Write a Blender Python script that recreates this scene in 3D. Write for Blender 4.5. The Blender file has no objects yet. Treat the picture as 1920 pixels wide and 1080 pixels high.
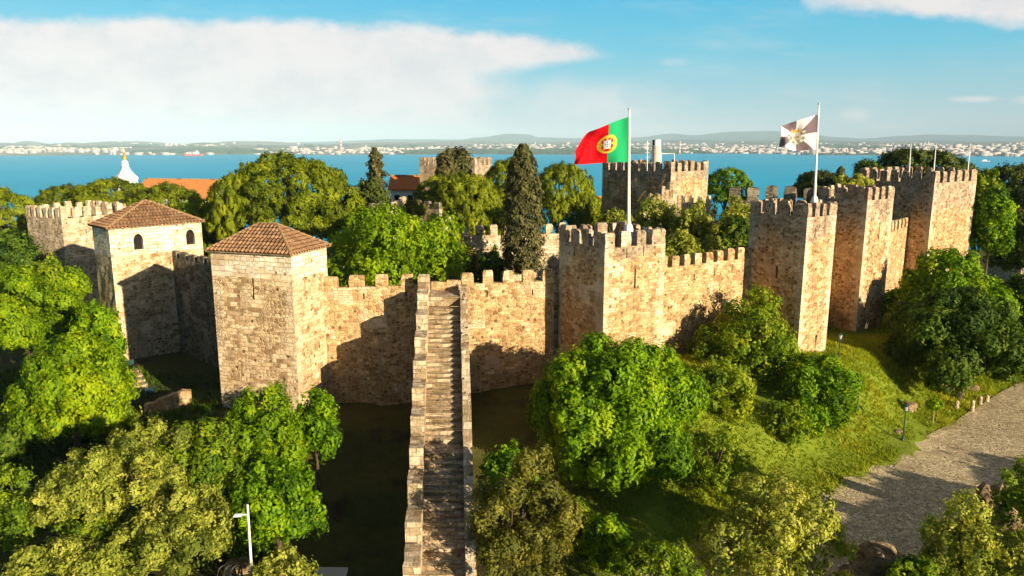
import bpy, math, random
import numpy as np
from mathutils import Vector

# ------------------------------------------------------------------ camera, sky, sun, exposure
scene = bpy.context.scene
F = 1400.0
PITCH = math.radians(11.1)
CP, SP = math.cos(PITCH), math.sin(PITCH)
SUN_AZ = math.radians(135.0)      # clockwise from +Y
SUN_EL = math.radians(14.5)
SEA_Z = -120.0

cam_d = bpy.data.cameras.new('camera')
cam_d.sensor_width = 36.0
cam_d.lens = 36.0 * F / 1920.0
cam_d.clip_start = 0.5
cam_d.clip_end = 200000.0
cam = bpy.data.objects.new('camera', cam_d)
scene.collection.objects.link(cam)
cam.location = (0, 0, 0)
cam.rotation_euler = (math.pi / 2 - PITCH, 0, 0)
scene.camera = cam

scene.view_settings.view_transform = 'Standard'
scene.view_settings.look = 'None'
scene.view_settings.gamma = 1.0
scene.view_settings.exposure = 1.06

sun_d = bpy.data.lights.new('sun', 'SUN')
sun_d.energy = 5.0
sun_d.angle = math.radians(0.5)
sun_d.color = (1.0, 0.83, 0.58)
sun = bpy.data.objects.new('sun', sun_d)
scene.collection.objects.link(sun)
S = Vector((math.sin(SUN_AZ) * math.cos(SUN_EL), math.cos(SUN_AZ) * math.cos(SUN_EL), math.sin(SUN_EL)))
sun.rotation_euler = S.to_track_quat('Z', 'Y').to_euler()
scene.cycles.max_bounces = 5
scene.cycles.diffuse_bounces = 2
scene.cycles.glossy_bounces = 2
scene.cycles.transmission_bounces = 3
scene.cycles.volume_bounces = 0
scene.cycles.use_denoising = True


class NT:
    """small helper for node graphs"""
    def __init__(self, tree):
        self.t = tree
        self.t.nodes.clear()

    def n(self, kind, props=None, **ins):
        nd = self.t.nodes.new(kind)
        for k, v in (props or {}).items():
            setattr(nd, k, v)
        for k, v in ins.items():
            self.set(nd, k, v)
        return nd

    def set(self, nd, k, v):
        if k.startswith('i') and k[1:].isdigit():
            s = nd.inputs[int(k[1:])]
        else:
            s = nd.inputs[k.replace('_', ' ')]
        if isinstance(v, bpy.types.NodeSocket):
            self.t.links.new(v, s)
        elif isinstance(v, bpy.types.Node):
            self.t.links.new(v.outputs[0], s)
        else:
            s.default_value = v

    def m(self, op, a, b=0.0, c=None, clamp=False):
        nd = self.n('ShaderNodeMath', {'operation': op, 'use_clamp': clamp}, i0=a, i1=b)
        if c is not None:
            self.set(nd, 'i2', c)
        return nd.outputs[0]

    def mix(self, f, a, b, blend='MIX'):
        nd = self.n('ShaderNodeMix', {'data_type': 'RGBA', 'blend_type': blend})
        self.set(nd, 'i0', f); self.set(nd, 'i6', a); self.set(nd, 'i7', b)
        return nd.outputs[2]

    def smooth(self, x, lo, hi, a=0.0, b=1.0):
        nd = self.n('ShaderNodeMapRange', {'interpolation_type': 'SMOOTHSTEP'}, i0=x, i1=lo, i2=hi, i3=a, i4=b)
        return nd.outputs[0]

    def lin(self, x, lo, hi, a=0.0, b=1.0):
        nd = self.n('ShaderNodeMapRange', None, i0=x, i1=lo, i2=hi, i3=a, i4=b)
        return nd.outputs[0]

    def noise(self, vec, scale, detail=3.0, rough=0.55, out=0, dist=0.0):
        nd = self.n('ShaderNodeTexNoise', None, Vector=vec, Scale=scale, Detail=detail, Roughness=rough, Distortion=dist)
        return nd.outputs[out]

    def curve(self, x, pts):
        """pts with x,y in 0..1"""
        nd = self.n('ShaderNodeFloatCurve', None)
        cv = nd.mapping.curves[0]
        while len(cv.points) > 2:
            cv.points.remove(cv.points[1])
        cv.points[0].location = pts[0]
        cv.points[1].location = pts[-1]
        for p in pts[1:-1]:
            cv.points.new(*p)
        nd.mapping.update()
        self.set(nd, 'Value', x)
        return nd.outputs[0]


def c4(c):
    return (c[0], c[1], c[2], 1.0)


world = bpy.data.worlds.new('World')
scene.world = world
world.use_nodes = True
w = NT(world.node_tree)
sky = w.n('ShaderNodeTexSky', {'sky_type': 'NISHITA', 'sun_disc': False, 'sun_elevation': SUN_EL,
                               'sun_rotation': SUN_AZ, 'altitude': 120.0, 'air_density': 1.0,
                               'dust_density': 0.6, 'ozone_density': 1.0})
tc = w.n('ShaderNodeTexCoord')
dirv = tc.outputs['Generated']
sep = w.n('ShaderNodeSeparateXYZ', None, Vector=dirv)
dx, dy, dz = sep.outputs
front = w.smooth(dy, 0.05, 0.3)
yy = w.m('MAXIMUM', dy, 0.05)
px = w.m('DIVIDE', dx, yy)
pz = w.m('DIVIDE', dz, yy)
flat = w.n('ShaderNodeCombineXYZ', None, X=px, Y=w.m('MULTIPLY', pz, 1.7), Z=0.0)
n_big = w.noise(flat, 9.0, 7.0, 0.62)
n_fine = w.noise(flat, 26.0, 6.0, 0.6)
nb = w.m('ADD', w.m('MULTIPLY', w.m('SUBTRACT', n_big, 0.5), 0.075), w.m('MULTIPLY', w.m('SUBTRACT', n_fine, 0.5), 0.025))
SKYK = 0.055
tint = w.mix(1.0, sky.outputs[0], (0.45, 0.55, 0.66, 1), 'MULTIPLY')
# clear teal blue of the sky ahead, paling towards the horizon
rmp = w.n('ShaderNodeValToRGB', None, Fac=w.lin(dz, -0.02, 0.25))
els = rmp.color_ramp.elements
els[0].position = 0.0; els[0].color = (6.6, 7.0, 7.5, 1)
els[1].position = 1.0; els[1].color = (0.1, 4.0, 7.4, 1)
for p_, c_ in ((0.10, (5.8, 7.0, 7.5, 1)), (0.26, (3.5, 6.2, 7.0, 1)), (0.48, (1.3, 5.6, 7.4, 1)), (0.75, (0.32, 4.8, 7.6, 1))):
    e_ = els.new(p_); e_.color = c_
tint = w.mix(w.m('MULTIPLY', w.m('MULTIPLY', front, w.smooth(dz, 0.6, 0.25)), 0.85), tint, rmp.outputs[0])
# great anvil cloud on the left
top = w.lin(w.curve(w.lin(px, -0.8, 0.4), [(0, 0.80), (0.12, 0.80), (0.3, 0.79), (0.44, 0.775), (0.58, 0.74), (0.67, 0.70), (0.75, 0.62), (0.8, 0.555), (0.86, 0.4), (1, 0.1)]), 0, 1, 0.0, 0.2)
right = w.lin(w.curve(w.lin(pz, 0.0, 0.2), [(0, 0.74), (0.16, 0.73), (0.25, 0.735), (0.34, 0.745), (0.42, 0.73), (0.48, 0.78), (0.55, 0.86), (0.62, 0.87), (1, 0.9)]), 0, 1, -0.8, 0.3)
m1 = w.m('MULTIPLY', w.smooth(w.m('ADD', w.m('SUBTRACT', top, pz), w.m('MULTIPLY', nb, 0.55)), -0.004, 0.016),
         w.smooth(w.m('ADD', w.m('SUBTRACT', right, px), nb), -0.03, 0.085))
m1 = w.m('MULTIPLY', m1, w.smooth(pz, 0.0, 0.05, 0.75, 1.0))
# cloud in the upper right corner
bot = w.lin(w.curve(w.lin(px, 0.3, 0.8), [(0, 1.0), (0.1, 0.9), (0.17, 0.60), (0.3, 0.55), (0.45, 0.54), (0.6, 0.485), (0.72, 0.46), (1, 0.5)]), 0, 1, 0.1, 0.2)
m2 = w.smooth(w.m('ADD', w.m('SUBTRACT', pz, bot), w.m('MULTIPLY', nb, 0.6)), -0.006, 0.016)
m2 = w.m('MULTIPLY', m2, w.smooth(px, 0.30, 0.45))


def puff(u0, v0, sx, sy, k):
    a = w.m('DIVIDE', w.m('SUBTRACT', px, u0), sx)
    b = w.m('DIVIDE', w.m('SUBTRACT', pz, v0), sy)
    r = w.m('SQRT', w.m('ADD', w.m('MULTIPLY', a, a), w.m('MULTIPLY', b, b)))
    return w.m('MULTIPLY', w.smooth(w.m('ADD', w.m('SUBTRACT', 1.0, r), w.m('MULTIPLY', nb, 14.0)), 0.0, 0.9), k)


puffs = [puff(0.447, 0.032, 0.033, 0.016, 0.75), puff(0.50, 0.019, 0.055, 0.010, 0.5), puff(0.605, 0.054, 0.045, 0.006, 0.75),
         puff(0.675, 0.053, 0.035, 0.008, 0.7), puff(0.16, 0.034, 0.05, 0.009, 0.5), puff(0.21, 0.10, 0.03, 0.008, 0.25),
         puff(0.52, 0.006, 0.2, 0.008, 0.35), puff(0.10, 0.045, 0.17, 0.05, 0.6), puff(0.12, 0.012, 0.3, 0.022, 0.55)]
m3 = puffs[0]
for q in puffs[1:]:
    m3 = w.m('MAXIMUM', m3, q)
wisp = w.m('MULTIPLY', w.smooth(w.noise(w.n('ShaderNodeVectorMath', {'operation': 'MULTIPLY'}, i0=flat, i1=(1.0, 3.0, 1.0)), 5.0, 6.0, 0.6), 0.45, 0.8), 0.28)
m_all = w.m('MAXIMUM', w.m('MAXIMUM', m1, m2), w.m('MAXIMUM', m3, wisp))
m_all = w.m('MULTIPLY', m_all, front)
shade = w.smooth(w.m('ADD', n_big, w.m('MULTIPLY', w.m('SUBTRACT', n_fine, 0.5), 0.5)), 0.32, 0.62)
ccol = w.mix(shade, (6.6, 6.65, 6.85, 1), (7.8, 7.45, 7.4, 1))
final = w.mix(m_all, tint, ccol)
below = w.smooth(dz, -0.12, -0.01)
final = w.mix(below, (0.35, 0.35, 0.3, 1), final)
bg = w.n('ShaderNodeBackground', None, Color=final, Strength=SKYK)
outw = w.n('ShaderNodeOutputWorld', None, Surface=bg)

# ------------------------------------------------------------------ projection helpers (photo pixels -> world metres)
def P(u, v, zc):
    x = (u - 960) / F * zc
    y = (v - 540) / F * zc
    return Vector((x, zc * CP - y * SP, -zc * SP - y * CP))


def Pz(u, v, z):
    k = SP + CP * (v - 540) / F
    return P(u, v, -z / k)


def PY(u, v, Y):
    k = CP - (v - 540) / F * SP
    return P(u, v, Y / k)


def proj(p):
    zc = p[1] * CP - p[2] * SP
    return 960 + F * p[0] / zc, 540 + F * (-p[1] * SP - p[2] * CP) / zc, zc


rng0 = random.Random(5)

# ------------------------------------------------------------------ terrain height
ROADZ = -26.4
road_l = [(2150, 640), (1990, 700), (1920, 722), (1860, 757), (1800, 800), (1690, 868), (1570, 930), (1450, 985), (1330, 1030), (1200, 1092), (1100, 1150)]
road_r = [(2300, 840), (2080, 862), (1960, 885), (1890, 925), (1850, 945), (1760, 990), (1680, 1040), (1590, 1085), (1480, 1130), (1380, 1170), (1280, 1220)]
RL = [Pz(u, v, ROADZ) for u, v in road_l]
RR = [Pz(u, v, ROADZ) for u, v in road_r]
ctrl = []
for a, b in zip(RL, RR):
    for t in (0, .33, .67, 1):
        q = a.lerp(b, t)
        ctrl.append((q.x, q.y, ROADZ))
ctrl += [(27.7, 69.9, -20.4), (23, 73, -20), (32, 73, -20.8), (35, 79, -21.3), (41, 84, -22.3), (45, 87, -22.4), (57, 99, -22.6), (66, 108, -23),
         (13, 63, -20.6), (17, 66, -20.2), (20, 62, -22.3), (0, 62, -21.5), (3, 62, -21.3), (7.5, 58, -21.8),
         (-3, 61, -22.3), (-11, 59.5, -22.6), (-16, 58, -22), (-17, 55, -22.4), (-25, 57, -22), (-28, 63, -22.8), (-33, 72, -23), (-40, 73, -22.6), (-45, 75, -22.6),
         (-32, 63, -23.2), (-36, 66, -23), (-50, 60, -25), (-60, 80, -25), (-60, 95, -23.5), (-75, 100, -25), (-60, 40, -30), (-30, 45, -27), (-20, 45, -26.6), (-10, 45, -26.4), (-10, 52, -24.6), (-8, 36, -29.0),
         (0, 45, -25.8), (0, 52, -24.4), (4, 38, -27.2), (0, 20, -33), (-40, 20, -34), (-80, 20, -38), (40, 20, -30), (80, 20, -33), (0, 0, -40), (60, 0, -40), (-60, 0, -46), (0, -60, -60), (80, -60, -60), (-80, -60, -64),
         (24, 38, -24.0), (29, 39, -23.2), (34, 42, -23.6), (44, 50, -24.5), (60, 58, -25), (19, 33, -26), (28, 32, -25.5), (38, 34, -25),
         (0, 75, -18), (20, 84, -17), (-15, 78, -18), (-20, 110, -18), (30, 120, -17), (60, 145, -20), (-5, 95, -17), (-70, 118, -22), (-80, 140, -25), (0, 150, -20), (45, 110, -17), (-30, 92, -20),
         (75, 100, -24.5), (90, 130, -24), (110, 110, -26), (130, 150, -26), (-110, 100, -28), (-120, 60, -34), (120, 70, -27), (120, 20, -36)]
tl = Pz(1163, 970, -25.7)
ctrl.append((tl.x, tl.y, -25.7))
CA = np.array(ctrl)


def Hs(x, y):
    x = np.asarray(x, dtype=float); y = np.asarray(y, dtype=float)
    sh = x.shape
    X = x.ravel(); Y = y.ravel()
    out = np.empty_like(X)
    for i in range(0, len(X), 20000):
        d2 = (X[i:i + 20000, None] - CA[None, :, 0]) ** 2 + (Y[i:i + 20000, None] - CA[None, :, 1]) ** 2 + 1.2
        wgt = d2 ** -1.9
        out[i:i + 20000] = (wgt * CA[None, :, 2]).sum(1) / wgt.sum(1)
    t = np.clip((Y - 165) / 260, 0, 1); t = t * t * (3 - 2 * t)
    t2 = np.clip((np.abs(X) - 170) / 260, 0, 1); t2 = t2 * t2 * (3 - 2 * t2)
    t3 = np.clip((-Y - 40) / 260, 0, 1); t3 = t3 * t3 * (3 - 2 * t3)
    tt = np.maximum(np.maximum(t, t2), t3)
    out = out * (1 - tt) + (SEA_Z - 6) * tt
    return out.reshape(sh)


def H(x, y):
    return float(Hs(np.array([x]), np.array([y]))[0])


def Pt(u, v, dz=0.0):
    zs = np.arange(25, 220, 0.25)
    x = (u - 960) / F * zs; yd = (v - 540) / F * zs
    Y = zs * CP - yd * SP; Z = -zs * SP - yd * CP
    hit = np.nonzero(Z < Hs(x, Y))[0]
    i = hit[0] if len(hit) else len(zs) - 1
    return Vector((x[i], Y[i], H(x[i], Y[i]) + dz))


# ------------------------------------------------------------------ object helpers
COL = scene.collection


def tag(o, label, cat, group=None, kind=None):
    if label: o['label'] = label
    if cat: o['category'] = cat
    if group: o['group'] = group
    if kind: o['kind'] = kind
    return o


def thing(name, label, cat, loc=(0, 0, 0), rz=0.0, group=None):
    o = bpy.data.objects.new(name, None)
    COL.objects.link(o)
    o.location = loc
    o.rotation_euler = (0, 0, rz)
    o.empty_display_size = 0.5
    return tag(o, label, cat, group)


def link(name, me, mats, parent=None, smooth=False):
    o = bpy.data.objects.new(name, me)
    COL.objects.link(o)
    if not isinstance(mats, (list, tuple)):
        mats = [mats]
    if not me.materials:
        for m in mats:
            me.materials.append(m)
    if smooth:
        me.polygons.foreach_set('use_smooth', [True] * len(me.polygons))
    if parent:
        o.parent = parent
        pl = parent
        off = Vector((0, 0, 0))
        while pl:
            off += Vector(pl.location); pl = pl.parent
        # meshes are authored in world metres: shift into the parent's frame
        if any(abs(c) > 1e-6 for c in off) and not me.get('local'):
            o.location = -off
    return o


class MB:
    def __init__(self):
        self.v = []; self.f = []; self.uv = []; self.e = []; self.mi = []

    def face(self, pts, uvs=None, eds=None, mi=0):
        b = len(self.v)
        self.v += [tuple(p) for p in pts]
        self.f.append(list(range(b, b + len(pts))))
        if uvs is None:
            n = (Vector(pts[1]) - Vector(pts[0])).cross(Vector(pts[-1]) - Vector(pts[0]))
            ax = max(range(3), key=lambda i: abs(n[i]))
            if ax == 2: uvs = [(p[0], p[1]) for p in pts]
            elif ax == 1: uvs = [(p[0], p[2]) for p in pts]
            else: uvs = [(p[1], p[2]) for p in pts]
        self.uv += uvs
        self.e += eds if eds else [(9, 9)] * len(pts)
        self.mi.append(mi)

    def box(self, x0, x1, y0, y1, z0, z1, mi=0):
        self.hexa([(x0, y0, z0), (x1, y0, z0), (x1, y1, z0), (x0, y1, z0), (x0, y0, z1), (x1, y0, z1), (x1, y1, z1), (x0, y1, z1)], mi)

    def hexa(self, c, mi=0, uvo=0.0):
        for q in ((0, 1, 5, 4), (1, 2, 6, 5), (2, 3, 7, 6), (3, 0, 4, 7), (4, 5, 6, 7), (3, 2, 1, 0)):
            pts = [Vector(c[i]) for i in q]
            if q in ((4, 5, 6, 7), (3, 2, 1, 0)):
                self.face(pts, None, None, mi)
            else:
                L = (pts[1] - pts[0]).length
                s0 = pts[0].x + pts[0].y + uvo
                self.face(pts, [(s0, pts[0].z), (s0 + L, pts[1].z), (s0 + L, pts[2].z), (s0, pts[3].z)], None, mi)

    def tube(self, pts, rad, n=8, cap=True, mi=0):
        pts = [Vector(p) for p in pts]
        rings = []
        for i, p in enumerate(pts):
            d = (pts[min(i + 1, len(pts) - 1)] - pts[max(i - 1, 0)]).normalized()
            a = d.cross(Vector((0, 0, 1)))
            if a.length < 0.05: a = d.cross(Vector((1, 0, 0)))
            a.normalize(); b = d.cross(a)
            r = rad[i] if isinstance(rad, (list, tuple)) else rad
            rings.append([p + (a * math.cos(2 * math.pi * k / n) + b * math.sin(2 * math.pi * k / n)) * r for k in range(n)])
        for i in range(len(rings) - 1):
            for k in range(n):
                k2 = (k + 1) % n
                self.face([rings[i][k], rings[i][k2], rings[i + 1][k2], rings[i + 1][k]], [(k * .3, i), (k * .3 + .3, i), (k * .3 + .3, i + 1), (k * .3, i + 1)], None, mi)
        if cap:
            self.face(rings[0][::-1], None, None, mi); self.face(rings[-1], None, None, mi)

    def lathe(self, prof, cx, cy, n=16, mi=0, rot=0.0):
        rings = [[(cx + r * math.cos(rot + 2 * math.pi * k / n), cy + r * math.sin(rot + 2 * math.pi * k / n), z) for k in range(n)] for r, z in prof]
        for i in range(len(rings) - 1):
            for k in range(n):
                k2 = (k + 1) % n
                self.face([rings[i][k], rings[i][k2], rings[i + 1][k2], rings[i + 1][k]], None, None, mi)
        self.face(rings[0][::-1], None, None, mi); self.face(rings[-1], None, None, mi)

    def mesh(self, name):
        me = bpy.data.meshes.new(name)
        me.from_pydata(self.v, [], self.f)
        uv = me.uv_layers.new(name='UVMap')
        uv.data.foreach_set('uv', [c for p in self.uv for c in p])
        ed = me.uv_layers.new(name='edge')
        ed.data.foreach_set('uv', [c for p in self.e for c in p])
        me.polygons.foreach_set('material_index', self.mi)
        me.update()
        return me

    def build(self, name, mats, parent=None, smooth=False):
        return link(name, self.mesh(name), mats, parent, smooth)


# ------------------------------------------------------------------ materials
def new_mat(name):
    m = bpy.data.materials.new(name)
    m.use_nodes = True
    return m, NT(m.node_tree)


def finish(t, col, rough=0.8, bump=None, strength=0.5, dist=0.05, spec=0.3, metal=0.0):
    b = t.n('ShaderNodeBsdfPrincipled', None, Base_Color=col, Roughness=rough, Metallic=metal)
    b.inputs['Specular IOR Level'].default_value = spec
    if bump is not None:
        bn = t.n('ShaderNodeBump', None, Strength=strength, Distance=dist, Height=bump)
        t.t.links.new(bn.outputs[0], b.inputs['Normal'])
    t.n('ShaderNodeOutputMaterial', None, Surface=b.outputs[0])
    return b


def plain(name, col, rough=0.6, var=0.15, scale=3.0, metal=0.0, spec=0.3):
    m, t = new_mat(name)
    tcn = t.n('ShaderNodeTexCoord')
    nz = t.noise(tcn.outputs['Object'], scale, 4.0)
    c = t.mix(nz, c4([x * (1 - var) for x in col]), c4([min(1, x * (1 + var)) for x in col]))
    finish(t, c, rough, nz, 0.15, 0.02, spec, metal)
    return m


def stone(name, c1, c2, c3, mortar, rubble=0.5, stain=0.5, quoin=0.0, bw=0.62, bh=0.33, stain_col=(0.10, 0.085, 0.06), pale=(0.72, 0.61, 0.45), grey_above=None, repair=0.6):
    """c1 common stone, c2 dark stone, c3 pale stone; uv is in metres along the wall"""
    m, t = new_mat(name)
    uv = t.n('ShaderNodeUVMap', {'uv_map': 'UVMap'}).outputs[0]
    nd = t.n('ShaderNodeTexNoise', None, Vector=uv, Scale=1.1, Detail=2.0)
    wob = t.n('ShaderNodeVectorMath', {'operation': 'MULTIPLY_ADD'}, i0=nd.outputs['Color'], i1=(0.22, 0.16, 0), i2=uv)
    wv = wob.outputs[0]
    us = t.n('ShaderNodeSeparateXYZ', None, Vector=wv)

    def ramp(f):
        r = t.n('ShaderNodeValToRGB', None, Fac=f)
        e = r.color_ramp.elements
        e[0].position = 0.0; e[0].color = c4([x * 0.78 for x in c2])
        e[1].position = 1.0; e[1].color = c4([min(0.86, x * 1.1) for x in c3])
        for p_, q in ((0.22, c2), (0.5, c1), (0.78, c3)):
            k = e.new(p_); k.color = c4(q)
        return r.outputs[0]

    def bricks(w_, h_, off, mort):
        br = t.n('ShaderNodeTexBrick', {'offset': off}, Vector=wv, Color1=(0, 0, 0, 1), Color2=(1, 1, 1, 1), Mortar=(0.5, 0.5, 0.5, 1), Scale=1.0)
        br.inputs['Mortar Size'].default_value = mort
        br.inputs['Mortar Smooth'].default_value = 0.5
        br.inputs['Brick Width'].default_value = w_
        br.inputs['Row Height'].default_value = h_
        return br.outputs['Color'], br.outputs['Fac']
    f1, m1_ = bricks(bw, bh, 0.5, 0.030)
    f2, m2_ = bricks(bw * 0.62, bh * 0.74, 0.37, 0.032)
    big = t.noise(uv, 0.33, 3.0)
    pick = t.smooth(t.noise(uv, 0.5, 2.0), 0.46, 0.54)
    fr = t.mix(pick, f1, f2)
    ashm = t.mix(pick, m1_, m2_)
    ash = t.mix(t.m('MULTIPLY', ashm, 0.8), ramp(fr), c4(mortar))
    rvv = t.n('ShaderNodeVectorMath', {'operation': 'MULTIPLY'}, i0=wv, i1=(2.5, 3.6, 1.0)).outputs[0]
    vo = t.n('ShaderNodeTexVoronoi', {'voronoi_dimensions': '2D'}, Vector=rvv, Scale=1.0, Randomness=0.85)
    ve = t.n('ShaderNodeTexVoronoi', {'voronoi_dimensions': '2D', 'feature': 'DISTANCE_TO_EDGE'}, Vector=rvv, Scale=1.0, Randomness=0.85)
    rv = t.n('ShaderNodeSeparateColor', None, Color=vo.outputs['Color']).outputs[0]
    edge = t.smooth(ve.outputs['Distance'], 0.03, 0.15)
    rub = t.mix(edge, c4([min(0.8, x * 1.22) for x in mortar]), t.mix(1.0, ramp(rv), (0.90, 0.87, 0.83, 1), 'MULTIPLY'))
    rf = t.smooth(big, 0.64 - 0.36 * rubble, 0.72 - 0.36 * rubble)
    col = t.mix(rf, ash, rub)
    # weathered render washed over parts of the wall hides the joints
    wash = t.smooth(t.noise(uv, 0.9, 5.0, 0.6), 0.50, 0.66)
    col = t.mix(t.m('MULTIPLY', wash, 0.55), col, c4([(a_ + b_) / 2 for a_, b_ in zip(c1, c3)]))
    # patches rebuilt with pale blocks
    rb, rbm = bricks(0.8, 0.42, 0.5, 0.024)
    snp = t.n('ShaderNodeVectorMath', {'operation': 'SNAP'}, i0=wv, i1=(0.4, 0.42, 1.0)).outputs[0]
    rep_ = t.m('MULTIPLY', t.smooth(t.m('ADD', t.noise(snp, 0.36, 1.0), t.m('MULTIPLY', t.noise(snp, 3.0, 0.0), 0.12)), 0.675, 0.68), repair)
    palec = t.mix(rb, c4([x * 0.86 for x in pale]), c4([min(.85, x * 1.08) for x in pale]))
    palec = t.mix(t.m('MULTIPLY', rbm, 0.7), palec, c4(mortar))
    col = t.mix(rep_, col, palec)
    # lost stones and put-log holes
    vp = t.n('ShaderNodeTexVoronoi', {'voronoi_dimensions': '2D'}, Vector=wv, Scale=1.5, Randomness=1.0)
    pr = t.n('ShaderNodeSeparateColor', None, Color=vp.outputs['Color']).outputs[1]
    pock = t.m('MULTIPLY', t.smooth(pr, 0.84, 0.88), t.smooth(vp.outputs['Distance'], 0.24, 0.12))
    col = t.mix(t.m('MULTIPLY', pock, 0.75), col, c4([c * 0.3 for c in c2]))
    if quoin > 0:
        eu = t.n('ShaderNodeUVMap', {'uv_map': 'edge'}).outputs[0]
        es = t.n('ShaderNodeSeparateXYZ', None, Vector=eu)
        d = t.m('MINIMUM', es.outputs[0], es.outputs[1])
        par = t.m('PINGPONG', t.m('FLOOR', t.m('DIVIDE', us.outputs[1], 0.42)), 1.0)
        wd = t.m('ADD', t.m('MULTIPLY', par, 0.42), t.m('MULTIPLY_ADD', t.noise(uv, 2.0, 1.0), 0.5, 0.28))
        qf = t.m('MULTIPLY', t.smooth(t.m('SUBTRACT', wd, d), -0.03, 0.03), quoin)
        col = t.mix(qf, col, palec)
    # broad tone, rain streaks, lichen blots, grain
    patch = t.noise(uv, 0.7, 5.0, 0.68)
    col = t.mix(1.0, col, t.mix(t.smooth(patch, 0.28, 0.72), (0.76, 0.69, 0.60, 1), (1.30, 1.29, 1.26, 1)), 'MULTIPLY')
    if grey_above is not None:
        ga = t.smooth(t.m('ADD', us.outputs[1], t.m('MULTIPLY', t.m('SUBTRACT', big, 0.5), 6.0)), grey_above - 0.8, grey_above + 0.8)
        g2 = t.n('ShaderNodeHueSaturation', None, Saturation=0.62, Value=0.72, Color=col)
        col = t.mix(t.m('MULTIPLY', ga, 0.8), col, g2.outputs[0])
    sv = t.n('ShaderNodeVectorMath', {'operation': 'MULTIPLY'}, i0=uv, i1=(1.5, 0.13, 1.0)).outputs[0]
    strk = t.smooth(t.noise(sv, 1.0, 6.0, 0.7), 0.50, 0.70)
    blot = t.smooth(t.noise(uv, 2.3, 6.0, 0.75), 0.53, 0.68)
    col = t.mix(t.m('MULTIPLY', strk, 0.72 * stain), col, c4(stain_col))
    col = t.mix(t.m('MULTIPLY', blot, 0.36 * stain), col, c4([c * 1.5 for c in stain_col]))
    grain = t.noise(uv, 5.5, 6.0, 0.75)
    col = t.mix(1.0, col, t.mix(t.smooth(grain, 0.25, 0.75), (0.74, 0.71, 0.67, 1), (1.28, 1.27, 1.26, 1)), 'MULTIPLY')
    hb = t.mix(rf, t.m('SUBTRACT', 1.0, ashm), edge)
    hgt = t.m('ADD', t.m('MULTIPLY', hb, 0.7), t.m('MULTIPLY', grain, 0.8))
    hgt = t.m('SUBTRACT', hgt, t.m('MULTIPLY', pock, 0.8))
    finish(t, col, 0.92, hgt, 1.0, 0.09, 0.12)
    return m


GOLD = dict(c1=(0.51, 0.365, 0.195), c2=(0.34, 0.215, 0.105), c3=(0.63, 0.48, 0.285), mortar=(0.49, 0.36, 0.20), bw=0.52, bh=0.28)
S_front = stone('stone_golden', **GOLD, rubble=0.6, stain=0.45, repair=0.7)
S_mid = stone('stone_golden_quoined', **GOLD, rubble=0.5, stain=0.42, repair=0.9, quoin=0.6, grey_above=-9.2)
S_tower2 = stone('stone_coursed', c1=(0.60, 0.455, 0.28), c2=(0.37, 0.24, 0.13), c3=(0.69, 0.56, 0.38), mortar=(0.60, 0.465, 0.29), rubble=0.4, stain=0.5, quoin=0.5, bw=0.66, bh=0.37, repair=0.4)
S_pale = stone('stone_pale_ashlar', c1=(0.74, 0.66, 0.53), c2=(0.72, 0.57, 0.38), c3=(0.80, 0.74, 0.63), mortar=(0.42, 0.34, 0.23), rubble=-0.6, stain=0.14, bw=0.95, bh=0.46, repair=0.2)
S_right = stone('stone_brown_tower', c1=(0.54, 0.355, 0.195), c2=(0.33, 0.185, 0.09), c3=(0.67, 0.50, 0.31), mortar=(0.48, 0.355, 0.21), rubble=0.95, stain=0.45, quoin=0.85, grey_above=-9.0, repair=0.3)
S_keep = stone('stone_keep', c1=(0.53, 0.38, 0.21), c2=(0.35, 0.22, 0.115), c3=(0.62, 0.48, 0.3), mortar=(0.46, 0.33, 0.19), rubble=0.5, stain=0.7, quoin=0.4, grey_above=-5.5)
S_far = stone('stone_far_pale', c1=(0.60, 0.50, 0.36), c2=(0.42, 0.33, 0.21), c3=(0.70, 0.61, 0.47), mortar=(0.50, 0.42, 0.30), rubble=0.4, stain=0.55, repair=0.4)
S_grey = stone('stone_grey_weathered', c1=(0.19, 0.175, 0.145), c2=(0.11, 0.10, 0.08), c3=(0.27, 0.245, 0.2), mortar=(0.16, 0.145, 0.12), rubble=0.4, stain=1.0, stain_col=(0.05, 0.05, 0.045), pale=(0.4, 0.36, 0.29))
S_stair = stone('stone_stair', c1=(0.40, 0.32, 0.21), c2=(0.31, 0.24, 0.15), c3=(0.46, 0.385, 0.28), mortar=(0.2, 0.15, 0.09), rubble=-0.6, stain=0.4, bw=0.8, bh=0.5, repair=0.0)
S_cap = stone('stone_parapet', c1=(0.47, 0.375, 0.25), c2=(0.32, 0.24, 0.15), c3=(0.62, 0.53, 0.40), mortar=(0.36, 0.31, 0.2), rubble=0.35, stain=0.7, bw=0.9, bh=0.6)
M_dark = plain('painted_opening_shade', (0.012, 0.010, 0.009), 0.9)  # near-black colour paints in the unlit depth of slits and windows
M_white = plain('white_paint', (0.78, 0.78, 0.76), 0.35, 0.04)
M_gold = plain('gilded_metal', (0.75, 0.45, 0.1), 0.35, 0.1, metal=0.6)
M_lampgreen = plain('green_lamp_paint', (0.02, 0.06, 0.045), 0.5)
M_bark = plain('bark', (0.085, 0.058, 0.038), 0.95, 0.5, 4.0)
M_steel = plain('grey_steel', (0.42, 0.43, 0.44), 0.45, 0.1)
M_teal = plain('floodlight_paint', (0.035, 0.10, 0.12), 0.5)
M_black = plain('black_metal', (0.015, 0.015, 0.016), 0.5)
M_plaster = plain('white_plaster', (0.82, 0.80, 0.76), 0.8, 0.06, 0.6)
M_shed = plain('slate_sheet', (0.05, 0.06, 0.075), 0.6, 0.1, 1.0)


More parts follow.
